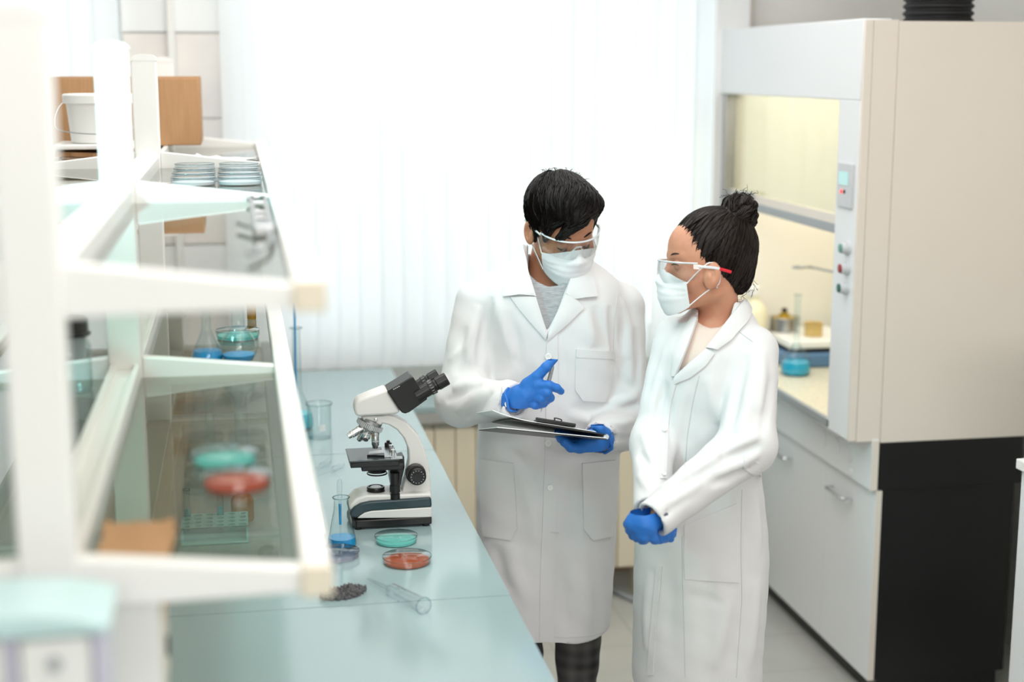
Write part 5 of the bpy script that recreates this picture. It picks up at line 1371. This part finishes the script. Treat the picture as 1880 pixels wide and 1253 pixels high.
for pix, amp, w_ in (
        ([(1400, 640), (1398, 700), (1392, 760)], .006, .014), ([(1372, 650), (1358, 700), (1345, 760), (1338, 800)], -.012, .010), ([(1385, 680), (1375, 740), (1362, 800)], .006, .012), ([(1415, 690), (1408, 750), (1398, 800)], -.004, .012),
        ([(1395, 800), (1365, 812), (1325, 830)], .008, .010), ([(1400, 815), (1365, 830), (1318, 850)], -.008, .009), ([(1398, 832), (1360, 852), (1310, 872)], .008, .010), ([(1392, 846), (1352, 872), (1300, 892)], -.007, .009),
        ([(1330, 820), (1300, 850), (1270, 875)], .007, .010), ([(1310, 850), (1282, 872), (1250, 890)], -.006, .009), ([(1290, 885), (1262, 905), (1230, 935)], .006, .010), ([(1270, 905), (1245, 925), (1215, 955)], -.005, .009), ([(1265, 870), (1240, 885), (1210, 905)], .005, .010),
        ([(1350, 790), (1335, 812), (1318, 835)], -.006, .009),
        ([(1222, 640), (1208, 700), (1195, 760)], .005, .012), ([(1225, 700), (1210, 750), (1202, 810)], -.007, .010), ([(1178, 790), (1190, 820), (1200, 850)], .006, .010), ([(1172, 830), (1185, 850), (1200, 875)], -.006, .009), ([(1170, 870), (1182, 885), (1196, 905)], .005, .009),
        ([(1280, 700), (1268, 760), (1262, 820)], -.004, .014), ([(1300, 690), (1310, 740), (1320, 780)], .005, .015), ([(1245, 720), (1240, 780), (1236, 850)], .004, .014),
        ([(1385, 900), (1390, 960), (1394, 1020)], .006, .014), ([(1375, 930), (1372, 1000), (1374, 1080)], -.004, .014), ([(1390, 1060), (1385, 1130), (1376, 1230)], .006, .016), ([(1345, 1080), (1330, 1150), (1310, 1230)], .005, .018), ([(1300, 1000), (1300, 1080), (1290, 1180)], -.005, .018),
        ([(1225, 1030), (1232, 1100), (1228, 1200)], -.004, .02), ([(1195, 1050), (1188, 1120), (1186, 1200)], .006, .014), ([(1260, 1090), (1290, 1100), (1330, 1110)], -.004, .014)):
    wfo.add(w_base, pix, amp, w_)
def w_fold0(P):
    z = P[:, 2]; lowk = np.clip((1.05 - z) / .5, 0, 1)
    return .003 * lowk * np.sin(P[:, 0] * 50 + P[:, 1] * 20 + 1.5 * np.sin(z * 5)) + .0011 * np.sin(P[:, 0] * 70 + P[:, 2] * 48) * np.sin(P[:, 2] * 36 - P[:, 0] * 22)
WV = [(1284, 540), (1281, 588), (1270, 618), (1257, 652), (1240, 692), (1264, 668), (1296, 640), (1322, 608), (1342, 578), (1352, 540)]
def w_closed(P): return w_base(P) - wfo(P) - w_fold0(P)
wnA, wnB = J(1318, 545, WYc + .0), J(1322, 610, WYc + .01)
def w_coat(P):
    d = w_closed(P); v = np.maximum(cut(P, WV), P[:, 1] - (WYc + .01))
    d = smax(d, -v, .004); d = smax(d, -s_cap(P, wnB, wnA + (wnA - wnB) * .6, .054, .058), .005)
    d = smax(d, -np.maximum(w_closed(P) + .017, P[:, 2] - (WHEM + .22)), .004)
    return smax(d, WHEM - P[:, 2], .003)
wcoat = obj('lab_coat', sparse(w_coat, (wf[0] - .30, WYc - .42, WHEM - .03), (wf[0] + .27, WYc + .22, 1.62), .0055), M['coat'], wo, smooth=60, recalc=False)
WC = lambda P: np.minimum(w_closed(P), s_cap(P, wnB, wnA, .052, .052))
panel('collar', WC, [(1362, 552), (1344, 577), (1322, 608), (1297, 640)], [(1380, 562), (1370, 596), (1342, 626), (1316, 644)], wcoat, .008, .009, bulge=.003)
panel('lapel', WC, [(1297, 641), (1280, 656), (1262, 671), (1241, 691)], [(1312, 650), (1296, 672), (1268, 694), (1240, 706)], wcoat, .005, .007, bulge=.002)
panel('lapel', WC, [(1281, 586), (1270, 618), (1257, 652), (1241, 691)], [(1271, 582), (1254, 612), (1238, 650), (1234, 692)], wcoat, .005, .007, bulge=.002)
panel('placket', w_closed, [(1236, 700), (1224, 735), (1216, 780), (1213, 830), (1211, 880)], [(1243, 703), (1234, 740), (1227, 785), (1224, 830), (1222, 880)], wcoat, .0035, .006, 24, 5)
panel('placket', w_closed, [(1206, 1040), (1198, 1120), (1193, 1180), (1189, 1240)], [(1216, 1040), (1209, 1120), (1204, 1180), (1200, 1240)], wcoat, .0035, .006, 24, 5)
panel('pocket', w_closed, [(1257, 965), (1256, 1030), (1258, 1064)], [(1352, 925), (1354, 1000), (1356, 1070)], wcoat, .003, .005)
panel('belt', w_closed, [(1366, 838), (1384, 846), (1394, 850)], [(1364, 862), (1384, 872), (1396, 876)], wcoat, .004, .006, 10, 6)
for q in ((1219, 790), (1217, 872)): button(wcoat, lambda P: w_closed(P) - .003, q, .0055)
for pix in ([(1284, 690), (1272, 740), (1262, 800), (1258, 860)], [(1252, 985), (1253, 1060), (1256, 1150), (1258, 1245)], [(1362, 900), (1360, 1000), (1362, 1100), (1352, 1245)], [(1352, 606), (1368, 618), (1382, 628)]):
    obj('coat_seam', seam(w_closed, pix, .0009, .0003, 30), M['lgrey'], wcoat)
# head, turned to the left of the picture
wh = J(1302, 487, WYc - .01)
wfw = CAM_R * -.985 + CAM_U * -.03 + CAM_F * -.14
WB = basis(wfw, CAM_F * 1.0 + CAM_R * -.14 + CAM_U * .12); WS = .97     # her right side is turned away from the camera
wloc = lambda P: ((P - wh) @ WB) / WS
wW = lambda q: wh + WB @ (np.asarray(q, float) * WS)
def w_body(P):
    d = s_head(wloc(P), True) * WS
    d = smin(d, s_cap(P, wW((0, -.020, -.055)), wnB, .045, .050), .025)
    tr = s_cap(P, J(1275, 645, WYc), J(1365, 645, WYc), .065, .065); tr = smin(tr, s_cap(P, J(1305, 660, WYc), J(1295, 960, WYc), .085, .095), .06)
    d = smin(d, tr, .03)
    for s, e, w in ((aS, aE, aW), (cS, cE, cW)):
        wq = w - (w - e) * .06; d = smin(d, s_cap(P, s, e, .040, .033), .03); d = smin(d, s_cap(P, e, wq, .033, .020), .02)
    for sx in (-.07, .075):
        a = np.array([wf[0] + sx, WYc, .85]); k = np.array([wf[0] + sx, WYc, .46]); an = np.array([wf[0] + sx, WYc + .02, .09])
        d = smin(d, s_cap(P, a, k, .075, .047), .03); d = smin(d, s_cap(P, k, an, .047, .033), .02); d = smin(d, s_cap(P, an, an + np.array([-.06, -.10, -.045]), .033, .028), .02)
    return d
wbody = obj('body', sparse(w_body, (wf[0] - .28, WYc - .40, -.01), (wf[0] + .24, WYc + .18, 1.80), .0035), M['skinw'], wo, smooth=60, recalc=False)
for s in (-1,):
    e_ = [wW((s * (.024 + .022 * t), .0985 - .012 * t * t, .004 + .003 * math.sin(t * 3))) for t in np.linspace(0, 1, 7)]
    obj('eyelashes', MB().tube(e_, [.0006, .0012, .0015, .0016, .0015, .0012, .0005], 6), M['hairb'], wbody)
    e_ = [wW((s * (.014 + .036 * t), .1005 - .020 * t * t - .002, .026 + .006 * math.sin(t * 2.4))) for t in np.linspace(0, 1, 9)]
    obj('eyebrow', MB().tube(e_, [.001, .002, .0026, .0027, .0026, .0023, .002, .0014, .0006], 6, flat=.6), M['hairb'], wbody)
R2s = [(z, x, y, rx - .016, ry - .016) for z, x, y, rx, ry in R2]
def w_shirt(P):
    d = s_loft(P, R2s, 2.1); d = smin(d, s_cap(P, wnB, J(1305, 640, WYc), .056, .07), .03)
    d = smax(d, -np.maximum(cut(P, [(1240, 520), (1278, 588), (1290, 598), (1304, 603), (1322, 601), (1345, 585), (1380, 520)]), P[:, 1] - WYc - .02), .004)
    d = smax(d, -s_cap(P, wW((0, -.020, -.055)), wnB + (wnB - wnA) * .2, .049, .054), .003)
    d = d + .0007 * np.sin((P[:, 0] * .8 - P[:, 1] * .6) * 900)
    return np.maximum(np.maximum(d, 1.0 - P[:, 2]), P[:, 2] - float(J(1310, 580, WYc)[2]))
obj('sweater', sparse(w_shirt, (wf[0] - .2, WYc - .2, .98), (wf[0] + .22, WYc + .2, 1.56), .005), M['knit'], wo, smooth=60, recalc=False)
def w_leg(P):
    d = None
    for sx in (-.07, .075):
        e = s_cap(P, (wf[0] + sx, WYc, .80), (wf[0] + sx, WYc + .01, .08), .082, .050); d = e if d is None else smin(d, e, .02)
    return np.maximum(d, .05 - P[:, 2])
obj('trousers', sparse(w_leg, (wf[0] - .18, WYc - .12, .03), (wf[0] + .18, WYc + .12, .92), .007), mat('dark_trousers', (48, 50, 58), .85), wo, smooth=60, recalc=False)
shoes(wo, (wf[0] - .07, wf[0] + .075), WYc, M['shoe'], .11)
# hair gathered into a bun
bun = np.array((0, -.074, .118))
def w_cap(Q):
    d = s_ell(Q, (0, -.014, .045), (.0815, .105, .094))
    d = smin(d, s_ell(Q, (0, -.062, -.020), (.050, .045, .055)), .03)
    X = np.abs(Q[:, 0]); line = Q[:, 2] - np.interp(Q[:, 1], [-.12, -.065, -.045, -.02, .035, .062, .067, .075, .081, .12], [-.085, -.078, -.058, -.034, -.008, .008, .022, .048, .086, .12])
    return smax(d, -line * .75, .008)
def w_hairf(P):
    Q = wloc(P); d = w_cap(Q); v = bun - Q; ang = np.arctan2(Q[:, 0] * 1.0, (Q[:, 1] + .074) * .8 + (Q[:, 2] - .112) * .2)
    d = d + .0010 * np.sin(ang * 60 + Q[:, 2] * 40)
    return d * WS
def w_bun(P):
    Q = wloc(P) - bun; d = s_ell(Q, (0, 0, .006), (.042, .043, .045)); d = smin(d, s_ell(Q, (0, .026, -.020), (.03, .03, .02)), .012)
    a = np.arctan2(Q[:, 0], Q[:, 1]); return (d + .0030 * np.sin(a * 2 + Q[:, 2] * 110) + .0012 * np.sin(a * 5 - Q[:, 2] * 260)) * WS
hb = sparse(lambda P: smin(w_hairf(P), w_bun(P), .010), wh - .19, wh + .22, .004)
rs = random.Random(4)
sd_ = [wW(q) for q in sphere_seeds((0, -.014, .045), (.085, .108, .097), 1300, None, rs, lambda q: q[2] - np.interp(q[1], [-.12, -.045, -.02, .035, .062, .067, .075, .081, .12], [-.085, -.055, -.032, -.006, .010, .024, .050, .088, .12]) > -.004)]
locks(hb, w_hairf, sd_, lambda P: (bun + np.array((0, 0, .01)) - wloc(P)) @ WB.T, .095, .0015, 12, .0012, 4, rs, 0, None, .05)
sdn = [wW((rs.uniform(-.05, .05), -.075 + rs.uniform(-.02, .02), rs.uniform(-.075, .0))) for _ in range(240)]
locks(hb, w_hairf, sdn, lambda P: (bun - wloc(P)) @ WB.T, .06, .0014, 8, .002, 4, rs)
ba = np.array((0, -.62, .78))
sdb = [wW(bun + q) for q in sphere_seeds((0, 0, .006), (.043, .044, .046), 420, None, rs, lambda q: True)]
locks(hb, w_bun, sdb, lambda P: np.cross(np.tile(ba, (len(P), 1)), wloc(P) - bun) @ WB.T + .25 * np.sin(wloc(P)[:, :1] * 90), .080, .0019, 11, .003, 4, rs)
for _ in range(34):                               # stray hairs
    top = rs.random() < .6
    q = bun + np.array((rs.uniform(-.03, .03), rs.uniform(-.03, .03), .048)) if top else np.array((rs.choice((-1, 1)) * rs.uniform(.02, .05), -.10, rs.uniform(-.08, -.02)))
    p = wW(q); v = np.array([rs.gauss(0, 1), rs.gauss(0, 1), rs.gauss(.6 if top else -.8, .5)]); v /= np.linalg.norm(v); u = np.array([rs.gauss(0, 1) for _ in range(3)]) * .0015
    hb.tube(catmull([p, p + v * .008 + u, p + v * .016 - u, p + v * .021 + u * 2], 3), .0005, 4)
whair = obj('hair', hb, M['hairb'], wbody, smooth=60, recalc=False)
# beaded hair tie under the bun
tie = MB(); ctr = bun + np.array((0, .026, -.030)); axd = np.array((0, -.55, .83)); u_ = np.array((1., 0, 0)); v_ = np.cross(axd, u_)
ring = [wW(ctr + (u_ * math.cos(a) + v_ * math.sin(a)) * .036) for a in np.linspace(0, 2 * math.pi, 33)]
ht = obj('hair_tie', tie.tube(ring, .0035, 8), M['rubber'], whair)
bd = MB()
for k in range(0, 32, 2):
    p = np.array(ring[k]); o_ = p - wW(ctr); bd.lathe([(0, -.0015), (.0011, -.001), (.0015, 0), (.0011, .001), (0, .0015)], p + o_ / np.linalg.norm(o_) * .0035, (0, 0, 1), 6, cap=False)

wm, wP = mask_patch(lambda Q: s_head(Q, True), WB * WS, wh, 50, zt=-.010, zb=-.118)
wmask = obj('face_mask', wm, M['mask'], wo, smooth=50)
for i, s in ((wP.shape[0] - 1, 1), (0, -1)):
    pts = [wW(wP[i, 1]), wW((s * .0735, .044, -.006)), wW((s * .0770, .020, .011)), wW((s * .0735, -.004, .000)), wW((s * .0715, -.004, -.038)), wW((s * .0715, .016, -.050)), wW((s * .062, .040, -.070)), wW(wP[i, -2])]
    obj('ear_loop', MB().tube(catmull(pts, 7), .0014, 6), M['mask'], wmask)
goggles(wo, WB * WS, wh, mat('red_plastic', (206, 30, 44), .35), -.014, 'red', .024)
obj('earring', MB().lathe([(0, 0), (.0022, .0006), (.0022, .002), (0, .003)], wW((-.0815, .004, -.048)), -WB[:, 0], 12, cap=False), M['steel'], wbody)
# clasped gloves
WGY = 2.96
K3 = lambda x, y, dy=0.0: at(x, y, Y=WGY + dy)
def g_near(P):
    d = s_cap(P, K3(1200, 952, .03), K3(1180, 958, .02), .026, .027)
    d = smin(d, s_cap(P, K3(1176, 950, .02), K3(1163, 962, .02), .025, .019), .014)
    d = smin(d, s_cap(P, K3(1186, 968, .008), K3(1182, 984, .006), .024, .016), .014)
    for a in ([(1160, 955, .022), (1153, 963, .034), (1156, 974, .050), (1166, 980, .058)], [(1164, 964, .014), (1158, 974, .028), (1162, 984, .046), (1172, 988, .056)],
              [(1172, 972, .008), (1168, 985, .022), (1172, 994, .040), (1182, 994, .052)], [(1182, 980, .004), (1180, 993, .014), (1186, 999, .030), (1194, 997, .044)]):
        d = smin(d, s_poly(P, [K3(*q) for q in a], [.0125, .0100, .0092, .0080]), .003)
    d = smin(d, s_poly(P, [K3(1194, 974, .0), K3(1199, 988, .004), K3(1205, 999, .014)], [.013, .0105, .0082]), .006)
    return d
glove('glove', g_near, K3(1135, 1020, -.05), K3(1235, 925, .11), None, wo)
def g_far(P):
    d = s_cap(P, K3(1198, 940, .09), K3(1196, 960, .075), .026, .026)
    d = smin(d, s_cap(P, K3(1198, 962, .07), K3(1208, 972, .058), .024, .019), .014)
    for a in ([(1206, 968, .050), (1216, 974, .036), (1222, 984, .036), (1220, 992, .044)], [(1212, 966, .056), (1224, 970, .042), (1230, 980, .040), (1231, 990, .046)],
              [(1202, 974, .050), (1208, 982, .036), (1212, 990, .036), (1210, 996, .044)], [(1216, 962, .066), (1228, 964, .054), (1234, 972, .052), (1235, 982, .056)]):
        d = smin(d, s_poly(P, [K3(*q) for q in a], [.0140, .0112, .0100, .0084]), .005)
    d = smin(d, s_poly(P, [K3(1192, 962, .06), K3(1186, 972, .048), K3(1182, 980, .044)], [.014, .011, .0085]), .006)
    return d
glove('glove', g_far, K3(1165, 1015, -.01), K3(1260, 920, .14), None, wo)
# ================================================================ light and camera
w = bpy.data.worlds.new('daylight'); SC.world = w; w.use_nodes = True
bg = w.node_tree.nodes['Background']; bg.inputs[0].default_value = (0.98, 0.995, 1.0, 1); bg.inputs[1].default_value = 1.35
def area(name, loc, target, size, power, color, sy=None):
    l = bpy.data.lights.new(name, 'AREA'); l.energy = power; l.color = color; l.shape = 'RECTANGLE'; l.size = size; l.size_y = sy or size
    o = bpy.data.objects.new(name, l); COL.objects.link(o); o.location = loc
    o.rotation_euler = (Vector(target) - Vector(loc)).to_track_quat('-Z', 'Y').to_euler(); return o
area('overhead_fill', (0.7, 1.9, 3.05), (0.7, 1.9, 0), 2.4, 33, (1.0, .965, .94), 2.4)  # added overhead light without a fitting, brightens the room
area('back_wall_fill', (0.4, 4.2, 3.05), (0.4, 4.2, 0), 2.4, 22, (1.0, .97, .95), 1.2)  # extra unseen light, added to brighten the pier and back wall
area('rear_fill', (0.5, -1.8, 3.05), (0.6, 2.5, 0.6), 2.6, 84, (1.0, .96, .935), 1.6)  # unseen soft light added behind the camera as ambient fill
sl_ = area('studio_lamp', (-1.5, 1.9, 2.94), (0.62, 3.5, 0.95), 0.45, 2.0, (.40, .98, 1.0), 0.45); sl_.data.spread = math.radians(40)
area('hood_lamp', (2.12, 4.86, 2.09), (2.12, 4.86, 0), 0.3, 4.5, (1.0, .93, .78), 1.0)
cam = bpy.data.cameras.new('camera'); co = bpy.data.objects.new('camera', cam); COL.objects.link(co); SC.camera = co
co.location = (0, 0, EYE); co.rotation_euler = (math.pi / 2 - PITCH, 0, -YAW)
cam.sensor_width = 36; cam.lens = FPX / 1880 * 36; cam.clip_start = .05
cam.dof.use_dof = True; cam.dof.focus_distance = 3.6; cam.dof.aperture_fstop = 1.6
SC.view_settings.view_transform = 'Standard'; SC.view_settings.look = 'None'; SC.view_settings.exposure = 0.54; SC.view_settings.gamma = 1.0
SC.view_settings.use_curve_mapping = False
SC.cycles.max_bounces = 10; SC.cycles.diffuse_bounces = 5; SC.cycles.glossy_bounces = 4; SC.cycles.transparent_max_bounces = 32
SC.cycles.caustics_reflective = False; SC.cycles.caustics_refractive = False
